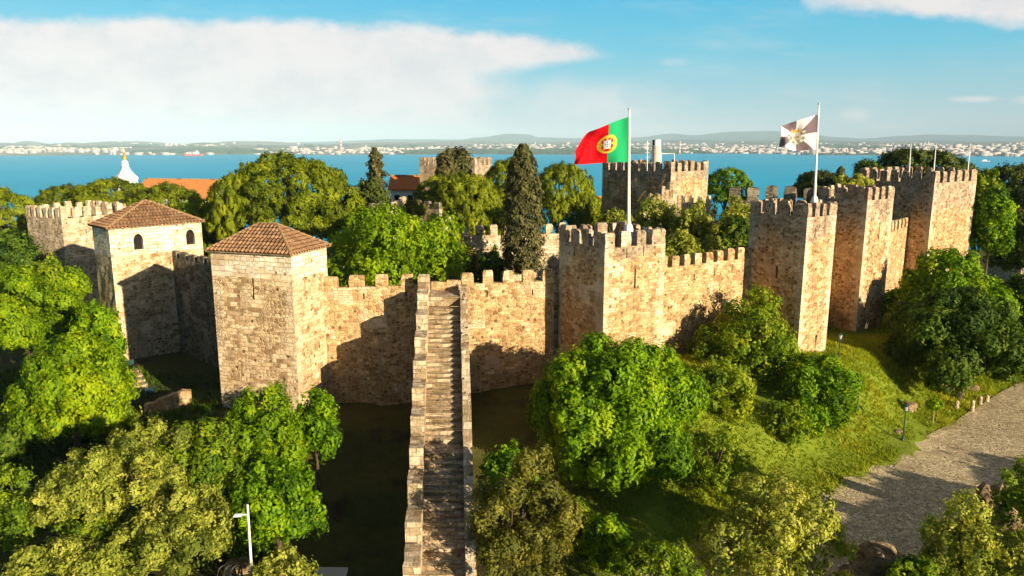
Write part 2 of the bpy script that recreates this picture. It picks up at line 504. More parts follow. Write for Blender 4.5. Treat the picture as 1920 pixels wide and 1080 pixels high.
def roof_mat(name, a, b, c, lichen=0.5):
    m, t = new_mat(name)
    uv = t.n('ShaderNodeUVMap', {'uv_map': 'UVMap'}).outputs[0]
    cell = t.n('ShaderNodeTexBrick', None, Vector=uv, Color1=c4(a), Color2=c4(b), Mortar=c4([x * 0.5 for x in b]), Scale=1.0)
    cell.inputs['Brick Width'].default_value = 0.36
    cell.inputs['Row Height'].default_value = 0.42
    cell.inputs['Mortar Size'].default_value = 0.03
    nz = t.noise(uv, 1.2, 5.0, 0.7)
    col = t.mix(t.m('MULTIPLY', t.smooth(nz, 0.5, 0.7), lichen), cell.outputs[0], c4(c))
    g = t.noise(uv, 9.0, 4.0, 0.7)
    col = t.mix(1.0, col, t.mix(g, (0.65, 0.65, 0.65, 1), (1.35, 1.35, 1.35, 1)), 'MULTIPLY')
    finish(t, col, 0.9, g, 0.4, 0.03, 0.1)
    return m


M_tile = roof_mat('old_roof_tile', (0.36, 0.20, 0.105), (0.21, 0.12, 0.065), (0.42, 0.31, 0.19), 0.6)
M_ridge = roof_mat('ridge_tile', (0.40, 0.27, 0.14), (0.33, 0.20, 0.1), (0.5, 0.42, 0.26), 0.6)
M_orange = roof_mat('orange_roof_tile', (0.70, 0.29, 0.09), (0.62, 0.24, 0.07), (0.66, 0.33, 0.13), 0.5)
M_redroof = roof_mat('red_roof_tile', (0.74, 0.21, 0.06), (0.66, 0.17, 0.045), (0.65, 0.27, 0.1), 0.5)


def leaf_mat(name, dark, mid, light, trans=0.35):
    m, t = new_mat(name)
    at = t.n('ShaderNodeAttribute', {'attribute_name': 'tint'})
    oi = t.n('ShaderNodeObjectInfo')
    x = t.m('ADD', at.outputs['Fac'], t.m('MULTIPLY', t.m('SUBTRACT', oi.outputs['Random'], 0.5), 0.22))
    col = t.mix(t.smooth(x, 0.0, 0.55), c4(dark), c4(mid))
    col = t.mix(t.smooth(x, 0.5, 1.0), col, c4(light))
    b = t.n('ShaderNodeBsdfPrincipled', None, Base_Color=col, Roughness=0.6)
    b.inputs['Specular IOR Level'].default_value = 0.15
    tr = t.n('ShaderNodeBsdfTranslucent', None, Color=t.mix(1.0, col, (1.25, 1.15, 0.55, 1), 'MULTIPLY'))
    mx = t.n('ShaderNodeMixShader', None, i0=trans, i1=b.outputs[0], i2=tr.outputs[0])
    t.n('ShaderNodeOutputMaterial', None, Surface=mx.outputs[0])
    return m


L_broad = leaf_mat('leaf_bright_green', (0.055, 0.13, 0.004), (0.20, 0.37, 0.007), (0.37, 0.50, 0.012), 0.45)
L_lime = leaf_mat('leaf_lime', (0.10, 0.19, 0.004), (0.24, 0.38, 0.006), (0.40, 0.48, 0.010), 0.42)
L_pine = leaf_mat('leaf_pine', (0.08, 0.115, 0.006), (0.19, 0.24, 0.008), (0.32, 0.36, 0.014), 0.3)
L_pined = leaf_mat('leaf_dark_pine', (0.035, 0.055, 0.009), (0.08, 0.11, 0.014), (0.14, 0.16, 0.02), 0.2)
L_olive = leaf_mat('leaf_olive_yellow', (0.15, 0.19, 0.025), (0.35, 0.40, 0.05), (0.58, 0.57, 0.12), 0.42)
L_dark = leaf_mat('leaf_deep_green', (0.022, 0.055, 0.007), (0.075, 0.14, 0.01), (0.16, 0.22, 0.018), 0.3)
L_cyp = leaf_mat('leaf_cypress', (0.045, 0.05, 0.016), (0.095, 0.095, 0.03), (0.16, 0.145, 0.05), 0.2)
L_brown = leaf_mat('leaf_bronze_shrub', (0.10, 0.11, 0.018), (0.21, 0.21, 0.03), (0.33, 0.29, 0.05), 0.36)
L_mid = leaf_mat('leaf_mid_green', (0.07, 0.135, 0.008), (0.20, 0.30, 0.012), (0.37, 0.42, 0.02), 0.4)
L_grass = leaf_mat('leaf_grass', (0.11, 0.19, 0.008), (0.27, 0.35, 0.012), (0.48, 0.46, 0.04), 0.42)


def ground_mat():
    m, t = new_mat('hillside_ground')
    ob = t.n('ShaderNodeTexCoord').outputs['Object']
    n1 = t.noise(ob, 0.16, 5.0, 0.6)
    n2 = t.noise(ob, 1.4, 5.0, 0.65)
    n3 = t.noise(ob, 7.0, 4.0, 0.7)
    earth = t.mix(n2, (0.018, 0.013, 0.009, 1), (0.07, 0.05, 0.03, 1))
    grass = t.mix(n2, (0.09, 0.15, 0.012, 1), (0.26, 0.31, 0.03, 1))
    sp = t.n('ShaderNodeSeparateXYZ', None, Vector=ob)
    # the grass bank lies right of the stairs; the castle moat on the left is bare earth
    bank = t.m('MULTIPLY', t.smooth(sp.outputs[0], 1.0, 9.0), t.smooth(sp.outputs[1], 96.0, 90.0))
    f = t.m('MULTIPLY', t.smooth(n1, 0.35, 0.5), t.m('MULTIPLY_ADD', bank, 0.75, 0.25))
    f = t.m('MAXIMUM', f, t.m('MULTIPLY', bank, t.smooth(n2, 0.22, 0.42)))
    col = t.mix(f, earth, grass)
    col = t.mix(1.0, col, t.mix(n3, (0.6, 0.6, 0.6, 1), (1.4, 1.4, 1.4, 1)), 'MULTIPLY')
    finish(t, col, 0.95, t.m('ADD', n2, n3), 0.8, 0.15, 0.1)
    return m


def road_mat():
    m, t = new_mat('cobbled_road')
    ob = t.n('ShaderNodeTexCoord').outputs['Object']
    vo = t.n('ShaderNodeTexVoronoi', None, Vector=ob, Scale=3.6, Randomness=0.8)
    ve = t.n('ShaderNodeTexVoronoi', {'feature': 'DISTANCE_TO_EDGE'}, Vector=ob, Scale=3.6, Randomness=0.8)
    rv = t.n('ShaderNodeSeparateColor', None, Color=vo.outputs['Color']).outputs[0]
    col = t.mix(rv, (0.42, 0.335, 0.20, 1), (0.72, 0.60, 0.385, 1))
    e = t.smooth(ve.outputs['Distance'], 0.01, 0.08)
    col = t.mix(e, (0.21, 0.16, 0.09, 1), col)
    n1 = t.noise(ob, 0.5, 5.0, 0.65)
    col = t.mix(t.m('MULTIPLY', t.smooth(n1, 0.48, 0.68), 0.55), col, (0.30, 0.225, 0.125, 1))
    n2 = t.noise(ob, 0.9, 5.0, 0.7)
    col = t.mix(t.m('MULTIPLY', t.smooth(n2, 0.58, 0.72), 0.5), col, (0.20, 0.19, 0.06, 1))
    finish(t, col, 0.85, t.m('ADD', e, n2), 0.8, 0.06, 0.2)
    return m


def sea_mat():
    m, t = new_mat('sea_water')
    ob = t.n('ShaderNodeTexCoord').outputs['Object']
    st = t.n('ShaderNodeVectorMath', {'operation': 'MULTIPLY'}, i0=ob, i1=(0.0007, 0.003, 1)).outputs[0]
    n1 = t.noise(st, 1.0, 4.0, 0.6)
    col = t.mix(n1, (0.0, 0.33, 0.58, 1), (0.001, 0.50, 0.77, 1))
    wv = t.noise(ob, 0.06, 5.0, 0.7)
    b = finish(t, col, 0.6, wv, 0.5, 3.0, 0.04)
    return m


M_ground = ground_mat(); M_road = road_mat(); M_sea = sea_mat()

# ------------------------------------------------------------------ setting: ground, road, water, far shore, hills
def grid_mesh(name, xs, ys, zfun):
    X, Y = np.meshgrid(xs, ys)
    Z = zfun(X, Y)
    nx, ny = len(xs), len(ys)
    me = bpy.data.meshes.new(name)
    co = np.stack([X, Y, Z], -1).reshape(-1, 3)
    idx = np.arange(nx * ny).reshape(ny, nx)
    fc = np.stack([idx[:-1, :-1], idx[:-1, 1:], idx[1:, 1:], idx[1:, :-1]], -1).reshape(-1, 4)
    raw_mesh(me, co, fc)
    return me


def raw_mesh(me, co, fc):
    n = fc.shape[1]
    me.vertices.add(len(co)); me.vertices.foreach_set('co', np.ascontiguousarray(co, dtype=np.float32).ravel())
    me.loops.add(fc.size); me.loops.foreach_set('vertex_index', np.ascontiguousarray(fc, dtype=np.int32).ravel())
    me.polygons.add(len(fc)); me.polygons.foreach_set('loop_start', np.arange(0, fc.size, n, dtype=np.int32))
    me.update(calc_edges=True)


def vnoise(x, y, s, seed=0):
    """cheap smooth value noise"""
    x = x / s + seed * 17.3; y = y / s + seed * 9.1
    xi = np.floor(x); yi = np.floor(y); fx = x - xi; fy = y - yi
    fx = fx * fx * (3 - 2 * fx); fy = fy * fy * (3 - 2 * fy)

    def h(a, b):
        q = np.sin(a * 127.1 + b * 311.7 + seed * 13.7) * 43758.5453
        return q - np.floor(q)
    return (h(xi, yi) * (1 - fx) + h(xi + 1, yi) * fx) * (1 - fy) + (h(xi, yi + 1) * (1 - fx) + h(xi + 1, yi + 1) * fx) * fy - 0.5


def near_road(X, Y):
    d = np.full(X.shape, 1e9)
    for i in range(len(RL) - 1):
        for k in range(8):
            a = RL[i].lerp(RL[i + 1], k / 8); b = RR[i].lerp(RR[i + 1], k / 8)
            # distance to the segment across the road
            ex, ey = b.x - a.x, b.y - a.y
            t = np.clip(((X - a.x) * ex + (Y - a.y) * ey) / (ex * ex + ey * ey), 0, 1)
            d = np.minimum(d, (X - a.x - t * ex) ** 2 + (Y - a.y - t * ey) ** 2)
    return np.sqrt(d)


def ground_z(X, Y):
    Z = Hs(X, Y)
    nr_ = near_road(X, Y) - 0.7 + vnoise(X, Y, 1.7, 8) * 1.5 + vnoise(X, Y, 5.0, 11) * 1.2
    k = np.clip((nr_ - 1.0) / 4.0, 0, 1)
    Z = Z - 0.22 + 0.34 * np.clip(nr_ / 0.9, 0, 1)
    return Z + k * (vnoise(X, Y, 3.1, 1) * 0.5 + vnoise(X, Y, 1.2, 2) * 0.18)


xs = np.concatenate([np.linspace(-520, -122, 30), np.arange(-120, 120.1, 0.6), np.linspace(122, 520, 30)])
ys = np.concatenate([np.linspace(-420, 8, 30), np.arange(10, 170.1, 0.6), np.linspace(172, 520, 40)])
ground = link('ground', grid_mesh('ground', xs, ys, ground_z), M_ground, None, True)
ground['kind'] = 'structure'

# road strip
vs, fs = [], []
NR, NCX = 12, 14
rows = []
for i in range(len(RL) - 1):
    for k in range(NR):
        t = k / NR
        rows.append((RL[i].lerp(RL[i + 1], t), RR[i].lerp(RR[i + 1], t)))
rows.append((RL[-1], RR[-1]))
co = []
for i, (a, b) in enumerate(rows):
    jit = 0.16 * math.sin(i * 0.9) + 0.25 * math.sin(i * 0.31 + 1)
    a2 = a + (a - b).normalized() * 2.0
    b = b + (b - a).normalized() * 1.3
    for k in range(NCX + 1):
        q = a2.lerp(b, k / NCX)
        co.append((q.x, q.y, 0))
co = np.array(co)
co[:, 2] = Hs(co[:, 0], co[:, 1]) + vnoise(co[:, 0], co[:, 1], 2.5, 4) * 0.05
idx = np.arange(len(co)).reshape(len(rows), NCX + 1)
fc = np.stack([idx[:-1, :-1], idx[1:, :-1], idx[1:, 1:], idx[:-1, 1:]], -1).reshape(-1, 4)
me = bpy.data.meshes.new('road'); raw_mesh(me, co, fc)
road = link('road', me, M_road, None, True); road['kind'] = 'structure'

me = bpy.data.meshes.new('water')
B = 90000
raw_mesh(me, np.array([(-B, -3000, SEA_Z), (B, -3000, SEA_Z), (B, B, SEA_Z), (-B, B, SEA_Z)]), np.array([[0, 1, 2, 3]]))
sea = link('water', me, M_sea); sea['kind'] = 'structure'


def shore_mat():
    m, t = new_mat('far_shore_land')
    ob = t.n('ShaderNodeTexCoord').outputs['Object']
    n1 = t.noise(t.n('ShaderNodeVectorMath', {'operation': 'MULTIPLY'}, i0=ob, i1=(0.0012, 0.0009, 0.0)).outputs[0], 1.0, 6.0, 0.65)
    col = t.mix(t.smooth(n1, 0.35, 0.65), (0.06, 0.10, 0.05, 1), (0.30, 0.29, 0.20, 1))
    finish(t, col, 0.95)
    return m


def hill_mat():
    m, t = new_mat('hill_scrub')
    ob = t.n('ShaderNodeTexCoord').outputs['Object']
    n1 = t.noise(t.n('ShaderNodeVectorMath', {'operation': 'MULTIPLY'}, i0=ob, i1=(0.0009, 0.0009, 0.002)).outputs[0], 1.0, 6.0, 0.65)
    finish(t, t.mix(n1, (0.05, 0.10, 0.09, 1), (0.12, 0.17, 0.12, 1)), 0.95)
    return m


# waterline of the far shore in photo pixels (u, v) -> distance
shore_px = [(-900, 292), (-200, 292), (0, 292), (70, 292), (140, 291), (330, 291), (420, 290), (640, 290.5), (900, 289), (1080, 290), (1300, 288), (1450, 289), (1540, 291), (1700, 291.5), (1800, 293), (1930, 294), (2300, 295), (2900, 295)]
sp_pts = [Pz(u, v, SEA_Z) for u, v in shore_px]
rowz = []
depths = [0, 120, 700, 1600, 3200, 6000, 10000]
rise = [0, 5, 14, 28, 48, 72, 90]
fine = []
for i in range(len(sp_pts) - 1):
    for k in range(10):
        fine.append(sp_pts[i].lerp(sp_pts[i + 1], k / 10))
fine.append(sp_pts[-1])
co = []
for d, r in zip(depths, rise):
    for i, p in enumerate(fine):
        q = Vector((p.x, p.y, 0)); q = q + q.normalized() * (d + (130 * math.sin(i * 1.9) if d == 0 else 0))
        co.append((q.x, q.y, SEA_Z - 2 + r * (1 + 0.5 * math.sin(i * 0.37 + d * 0.001))))
idx = np.arange(len(co)).reshape(len(depths), len(fine))
fc = np.stack([idx[:-1, :-1], idx[:-1, 1:], idx[1:, 1:], idx[1:, :-1]], -1).reshape(-1, 4)
me = bpy.data.meshes.new('far_shore'); raw_mesh(me, np.array(co), fc)
shore = link('far_shore', me, shore_mat(), None, True); shore['kind'] = 'structure'

# hills: crest lines in photo pixels
M_hill = hill_mat()


def hill_range(crest, dist, depth, seed):
    pts = [PY(u, v, dist) for u, v in crest]
    line = []
    for i in range(len(pts) - 1):
        n = max(4, int((pts[i + 1] - pts[i]).length / 300))
        for k in range(n):
            t = k / n; t = t * t * (3 - 2 * t)
            q = pts[i].lerp(pts[i + 1], k / n); q.z = pts[i].z * (1 - t) + pts[i + 1].z * t
            line.append(q)
    line.append(pts[-1])
    L = np.array([tuple(p) for p in line])
    prof = [(-1.0, 0.0), (-0.75, 0.14), (-0.5, 0.36), (-0.25, 0.7), (0, 1.0), (0.4, 0.6), (1.0, 0.0)]
    co = []
    for a, hh in prof:
        x = L[:, 0]; y = L[:, 1] + a * depth
        z0 = SEA_Z - 3
        h = (L[:, 2] - z0) * hh
        h = h * (1 + (vnoise(x, y, 900, seed) * 0.35 + vnoise(x, y, 350, seed + 1) * 0.12) * (0.25 if hh == 1 else 1.0))
        co.append(np.stack([x, y, z0 + h], -1))
    co = np.concatenate(co)
    idx = np.arange(len(co)).reshape(len(prof), len(L))
    fc = np.stack([idx[:-1, :-1], idx[:-1, 1:], idx[1:, 1:], idx[1:, :-1]], -1).reshape(-1, 4)
    me = bpy.data.meshes.new('hills'); raw_mesh(me, co, fc)
    o = link('hills', me, M_hill, None, True); o['kind'] = 'structure'


hill_range([(-900, 270), (-100, 269.5), (300, 269), (500, 268), (600, 265.5), (680, 263), (740, 261), (860, 262), (900, 257), (950, 251), (990, 252), (1010, 257), (1090, 259), (1200, 257), (1260, 250), (1300, 253), (1370, 247), (1390, 246), (1450, 246), (1500, 251), (1580, 258), (1620, 260), (1700, 254), (1740, 251), (1800, 253), (1900, 256), (2100, 255), (2900, 270)], 26000, 7000, 3)
hill_range([(600, 272), (820, 270), (900, 268), (1000, 267), (1150, 266), (1300, 262), (1400, 264), (1500, 262), (1620, 265), (1760, 263), (1850, 266), (2000, 263), (2900, 270)], 17000, 3500, 8)

# far city: thousands of pale buildings along the far shore, read as one mass
def city():
    rg = np.random.default_rng(4)
    vs, fs, tn = [], [], []
    spots = []
    tries = 0
    while len(spots) < 1900 and tries < 60000:
        tries += 1
        u = rg.uniform(-150, 2150)
        i = rg.integers(0, len(fine) - 1)
        p = fine[i]
        q = Vector((p.x, p.y, 0)); dn = q.normalized()
        d = 60 + rg.exponential(2300)
        if d > 9000: continue
        q = q + dn * d
        dens = vnoise(np.array([q.x]), np.array([q.y]), 1500, 7)[0] + 0.6 * vnoise(np.array([q.x]), np.array([q.y]), 520, 9)[0]
        if dens < 0.0 + (0.0 if q.x > 0 else 0.16): continue
        q.x += rg.uniform(-150, 150)
        spots.append((q.x, q.y, d))
    for x, y, d in spots:
        r = np.interp(d, depths, rise)
        w2 = rg.uniform(9, 38) * (1 if rg.random() < 0.9 else 3.0); l2 = rg.uniform(8, 26); h = rg.uniform(8, 24) * (1 if rg.random() < 0.9 else 1.9)
        if w2 > 60: h *= 0.6
        z0 = SEA_Z + r * 0.5 - 4; z1 = SEA_Z + r * 1.0 + h
        b = len(vs)
        vs += [(x - w2, y - l2, z0), (x + w2, y - l2, z0), (x + w2, y + l2, z0), (x - w2, y + l2, z0), (x - w2, y - l2, z1), (x + w2, y - l2, z1), (x + w2, y + l2, z1), (x - w2, y + l2, z1)]
        for q in ((0, 1, 5, 4), (1, 2, 6, 5), (2, 3, 7, 6), (3, 0, 4, 7), (4, 5, 6, 7)):
            fs.append([b + k for k in q])
        tn += [rg.random()] * 8
    me = bpy.data.meshes.new('far_city'); raw_mesh(me, np.array(vs), np.array(fs))
    at = me.attributes.new('tint', 'FLOAT', 'POINT'); at.data.foreach_set('value', np.array(tn, dtype=np.float32))
    m, t = new_mat('far_city_walls')
    a = t.n('ShaderNodeAttribute', {'attribute_name': 'tint'})
    nz = t.n('ShaderNodeNewGeometry')
    up = t.n('ShaderNodeSeparateXYZ', None, Vector=nz.outputs['Normal']).outputs[2]
    wallc = t.mix(t.smooth(a.outputs['Fac'], 0.55, 0.95), (0.36, 0.37, 0.38, 1), (0.30, 0.27, 0.24, 1))
    roofc = t.mix(a.outputs['Fac'], (0.5, 0.4, 0.34, 1), (0.55, 0.53, 0.5, 1))
    finish(t, t.mix(t.smooth(up, 0.5, 0.6), wallc, roofc), 0.9)
    o = link('far_city', me, m)
    tag(o, 'hazy pale town spread along the far shore of the estuary', 'city', None, 'stuff')


city()


# woods on the far shore: one mass
def far_woods():
    rg = np.random.default_rng(12)
    vs, fs = [], []
    n = 0
    while n < 1500:
        p = fine[rg.integers(0, len(fine) - 1)]
        q = Vector((p.x, p.y, 0)); d = 40 + rg.exponential(1300)
        if d > 8000: continue
        q = q + q.normalized() * d; x = q.x + rg.uniform(-160, 160); y = q.y
        if vnoise(np.array([x]), np.array([y]), 1500, 7)[0] > 0.1: continue
        n += 1
        r = np.interp(d, depths, rise); w2 = rg.uniform(40, 130); h = rg.uniform(8, 18)
        z0 = SEA_Z + r * 0.4 - 3; z1 = SEA_Z + r + h
        b = len(vs)
        ring = [(math.cos(a) * w2 * rg.uniform(.8, 1.1), math.sin(a) * w2 * .5) for a in np.linspace(0, 2 * math.pi, 9)[:-1]]
        for a, c in ring: vs.append((x + a, y + c, z0))
        for a, c in ring: vs.append((x + a * .8, y + c * .8, z1 - h * rg.uniform(0.1, .4)))
        vs.append((x, y, z1))
        for k in range(8):
            k2 = (k + 1) % 8
            fs.append([b + k, b + k2, b + 8 + k2]); fs.append([b + k, b + 8 + k2, b + 8 + k]); fs.append([b + 8 + k, b + 8 + k2, b + 16])
    me = bpy.data.meshes.new('far_woods'); raw_mesh(me, np.array(vs), np.array(fs))
    o = link('far_woods', me, plain('far_wood_green', (0.045, 0.085, 0.04), 0.95, 0.4, 0.01), None, True)
    tag(o, 'hazy green woods between the towns of the far shore', 'woods', None, 'stuff')


far_woods()

# air: one box of even haze round the camera and the scene
hb = MB(); hb.box(-70000, 70000, -2500, 42000, SEA_Z - 1.5, 560)
mh, th = new_mat('haze_air')
vol = th.n('ShaderNodeVolumePrincipled', None, Density=4.2e-5)
vol.inputs['Color'].default_value = (0.56, 0.80, 1.0, 1)
vol.inputs['Anisotropy'].default_value = -0.25
o_ = th.n('ShaderNodeOutputMaterial'); th.t.links.new(vol.outputs[0], o_.inputs['Volume'])
haze = hb.build('haze', mh); haze['kind'] = 'stuff'
haze['label'] = 'thin pale haze over the estuary and hills'

# ------------------------------------------------------------------ castle masonry
JR = random.Random(11)


def wall_panel(mb, p0, p1, z0, z1, cuts=(), quoin=(True, True), cell=0.8, jit=0.05, seed=0, mi=0):
    """outer face from p0 to p1 (outside on the right-hand side when walking p0->p1), with openings.
    cuts: (s0, s1, za, zb, arch)"""
    p0 = Vector((p0[0], p0[1], 0)); p1 = Vector((p1[0], p1[1], 0))
    d = p1 - p0; L = d.length; d.normalize()
    nrm = Vector((d.y, -d.x, 0))
    ss = {0.0, L}; zs = {z0, z1}
    for c in cuts:
        ss.update((c[0], c[1])); zs.update((c[2], c[3]))
        if c[4]:
            for k in range(1, 8): ss.add(c[0] + (c[1] - c[0]) * k / 8)
    def fill(vals):
        vals = sorted(vals); out = [vals[0]]
        for a, b in zip(vals, vals[1:]):
            n = max(1, round((b - a) / cell))
            out += [a + (b - a) * k / n for k in range(1, n + 1)]
        return out
    ss = fill(ss); zs = fill(zs)
    rg = random.Random(seed + int(L * 100))
    off = rg.random() * 50

    def pt(s, z, o):
        q = p0 + d * s + nrm * o
        return (q.x, q.y, z)
    fixed_s = {0.0, L}; fixed_z = {z1}
    for c in cuts:
        fixed_s.update((c[0], c[1])); fixed_z.update((c[2], c[3]))
    O = {}
    for i, s in enumerate(ss):
        for j, z in enumerate(zs):
            fix = any(abs(s - a) < 1e-4 for a in fixed_s) or any(abs(z - a) < 1e-4 for a in fixed_z)
            O[i, j] = 0.0 if fix else rg.uniform(-jit, jit)

    def ed(s):
        return (s if quoin[0] else 9.0, L - s if quoin[1] else 9.0)

    def inside(s, z):
        return any(c[0] < s < c[1] and c[2] < z < c[3] for c in cuts)
    for i in range(len(ss) - 1):
        for j in range(len(zs) - 1):
            sm = (ss[i] + ss[i + 1]) / 2; zm = (zs[j] + zs[j + 1]) / 2
            if inside(sm, zm): continue
            q = [(i, j), (i + 1, j), (i + 1, j + 1), (i, j + 1)]
            mb.face([pt(ss[a], zs[b], O[a, b]) for a, b in q], [(ss[a] + off, zs[b]) for a, b in q], [ed(ss[a]) for a, b in q], mi)
    recess = []
    for c in cuts:
        s0, s1, za, zb, arch = c[:5]
        dep = c[5] if len(c) > 5 else 0.5
        if arch:
            xs_ = [s0 + (s1 - s0) * k / 8 for k in range(9)]
            h = (s1 - s0) * 0.62
            tops = [zb - h * (1 - math.sqrt(max(0, 1 - (abs(x - (s0 + s1) / 2) / ((s1 - s0) / 2)) ** 1.7))) for x in xs_]
            tops[0] = tops[-1] = zb - h
            for k in range(8):
                q = [(xs_[k], tops[k]), (xs_[k + 1], tops[k + 1]), (xs_[k + 1], zb), (xs_[k], zb)]
                mb.face([pt(a, b, 0) for a, b in q], [(a + off, b) for a, b in q], [ed(a) for a, b in q], mi)
        else:
            xs_ = [s0, s1]; tops = [zb, zb]
        r = MB()
        ring = [(s0, za), (s1, za)] + [(xs_[k], tops[k]) for k in range(len(xs_) - 1, -1, -1)]
        for k in range(len(ring)):
            a, b = ring[k], ring[(k + 1) % len(ring)]
            r.face([pt(a[0], a[1], 0), pt(a[0], a[1], -dep), pt(b[0], b[1], -dep), pt(b[0], b[1], 0)], None, None, 0)
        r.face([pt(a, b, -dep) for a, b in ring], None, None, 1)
        recess.append(r)
    return recess


def merlon_box(base, d, nrm, wdt, h, th, cap=0.0):
    """rough stone block, base = middle of outer bottom edge, th goes inward (against nrm)"""
    m = MB()
    lv = [0.0, h * 0.45, h * 0.86, h]
    ins = [0.0, 0.0, 0.01, 0.09]
    j = lambda a: JR.uniform(-a, a)
    rings = []
    for z, i_ in zip(lv, ins):
        a = 0.0 if z == 0 else 0.05
        ring = []
        for sx, sy in ((-1, 0), (1, 0), (1, 1), (-1, 1)):
            q = base + d * (sx * (wdt / 2 - i_) + j(a)) - nrm * ((th - i_) * sy + (i_ if sy == 0 else 0) + j(a))
            ring.append(Vector((q.x, q.y, base.z + z + (j(0.05) if z == h else 0))))
        rings.append(ring)
    o = JR.random() * 30
    for a, b in zip(rings, rings[1:]):
        for k in range(4):
            k2 = (k + 1) % 4
            Lk = (a[k2] - a[k]).length
            m.face([a[k], a[k2], b[k2], b[k]], [(o + k * 1.3, a[k].z), (o + k * 1.3 + Lk, a[k].z), (o + k * 1.3 + Lk, b[k].z), (o + k * 1.3, b[k].z)])
    if cap:
        top = rings[-1]
        c = sum(top, Vector((0, 0, 0))) / 4 + Vector((0, 0, cap))
        for k in range(4):
            m.face([top[k], top[(k + 1) % 4], c], [(0, 0), (.8, 0), (.4, .5)])
    else:
        m.face(rings[-1], None)
    return m


def crenellate(parent, mat, p0, p1, z, n, h, th, frac=0.55, start=True, end=True, cap=0.0, skip=()):
    """n merlons between p0 and p1 along the outer edge"""
    p0 = Vector((p0[0], p0[1], z)); p1 = Vector((p1[0], p1[1], z))
    d = p1 - p0; L = d.length; d.normalize(); nrm = Vector((d.y, -d.x, 0))
    if start and end:
        pitch = L / (n - 1 + frac); wd = pitch * frac; s0 = wd / 2
    elif start:
        pitch = L / n; wd = pitch * frac; s0 = wd / 2
    else:
        pitch = L / n; wd = pitch * frac; s0 = pitch / 2
    for k in range(n):
        if k in skip: continue
        w2 = wd * JR.uniform(0.86, 1.08)
        if (start and k == 0) or (end and k == n - 1): w2 = wd
        c = p0 + d * (s0 + k * pitch) + nrm * JR.uniform(-0.004, 0.01)
        merlon_box(c, d, nrm, w2, h * JR.uniform(0.88, 1.07), th, cap).build('merlon', mat, parent)


def solve_len(F0, ang, z, u_t):
    d = Vector((math.cos(ang), math.sin(ang), 0))
    lo, hi = 0.3, 30.0
    f0 = proj(F0 + d * lo)[0] - u_t
    for _ in range(60):
        mid = (lo + hi) / 2
        f = proj(F0 + d * mid)[0] - u_t
        if (f > 0) == (f0 > 0): lo = mid
        else: hi = mid
    return lo


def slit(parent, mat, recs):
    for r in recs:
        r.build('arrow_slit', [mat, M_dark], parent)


def square_tower(name, label, mat, uF, vF, ztop, ang_deg, uL, uR, zbase, mh, nR, nL, th=0.5, frac=0.56,
                 slitsR=(), slitsL=(), lenR=None, lenL=None, group='crenellated castle towers', seed=0, skipR=(), skipL=(), merlon_mat=None):
    Fp = Pz(uF, vF, ztop)
    a = math.radians(ang_deg)
    lr = lenR or solve_len(Fp, a, ztop, uR)
    ll = lenL or solve_len(Fp, a + math.pi / 2, ztop, uL)
    dr = Vector((math.cos(a), math.sin(a), 0)); dl = Vector((-math.sin(a), math.cos(a), 0))
    t = thing(name, label, 'tower', (Fp.x, Fp.y, zbase), 0, group)
    A = Fp; Bc = Fp + dr * lr; Cc = Fp + dr * lr + dl * ll; D = Fp + dl * ll
    zs = ztop - mh
    zp = zs - 1.0
    mb = MB()
    rec = []
    rec += wall_panel(mb, A, Bc, zbase, zs, [(c[0] * lr - c[1] / 2, c[0] * lr + c[1] / 2, zs - c[2] - c[3], zs - c[2], False, 0.55) for c in slitsR], seed=seed)
    wall_panel(mb, Bc, Cc, zbase, zs, seed=seed + 1)
    wall_panel(mb, Cc, D, zbase, zs, seed=seed + 2)
    rec += wall_panel(mb, D, A, zbase, zs, [(c[0] * ll - c[1] / 2, c[0] * ll + c[1] / 2, zs - c[2] - c[3], zs - c[2], False, 0.55) for c in slitsL], seed=seed + 3)
    # parapet top, inner faces, platform
    O = [A, Bc, Cc, D]
    cen = (A + Cc) / 2
    I = [A + (dr + dl) * th, Bc + (-dr + dl) * th, Cc - (dr + dl) * th, D + (dr - dl) * th]
    for k in range(4):
        k2 = (k + 1) % 4
        o0, o1, i0, i1 = O[k], O[k2], I[k], I[k2]
        mb.face([(o0.x, o0.y, zs), (o1.x, o1.y, zs), (i1.x, i1.y, zs), (i0.x, i0.y, zs)])
        L = (i1 - i0).length
        mb.face([(i1.x, i1.y, zp), (i0.x, i0.y, zp), (i0.x, i0.y, zs), (i1.x, i1.y, zs)], [(0, zp), (L, zp), (L, zs), (0, zs)])
    mb.face([(q.x, q.y, zp) for q in I])
    mb.build('tower_wall', mat, t)
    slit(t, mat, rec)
    mm = merlon_mat or mat
    # pinwheel so that corner merlons never overlap
    crenellate(t, mm, A, Bc - dr * (th + 0.01), zs, nR, mh, th, frac, skip=skipR)
    crenellate(t, mm, Bc, Cc - dl * (th + 0.01), zs, nL, mh, th, frac)
    crenellate(t, mm, Cc, D + dr * (th + 0.01), zs, nR, mh, th, frac)
    crenellate(t, mm, D, A + dl * (th + 0.01), zs, nL, mh, th, frac, skip=skipL)
    return t, Fp, dr, dl, lr, ll, zp


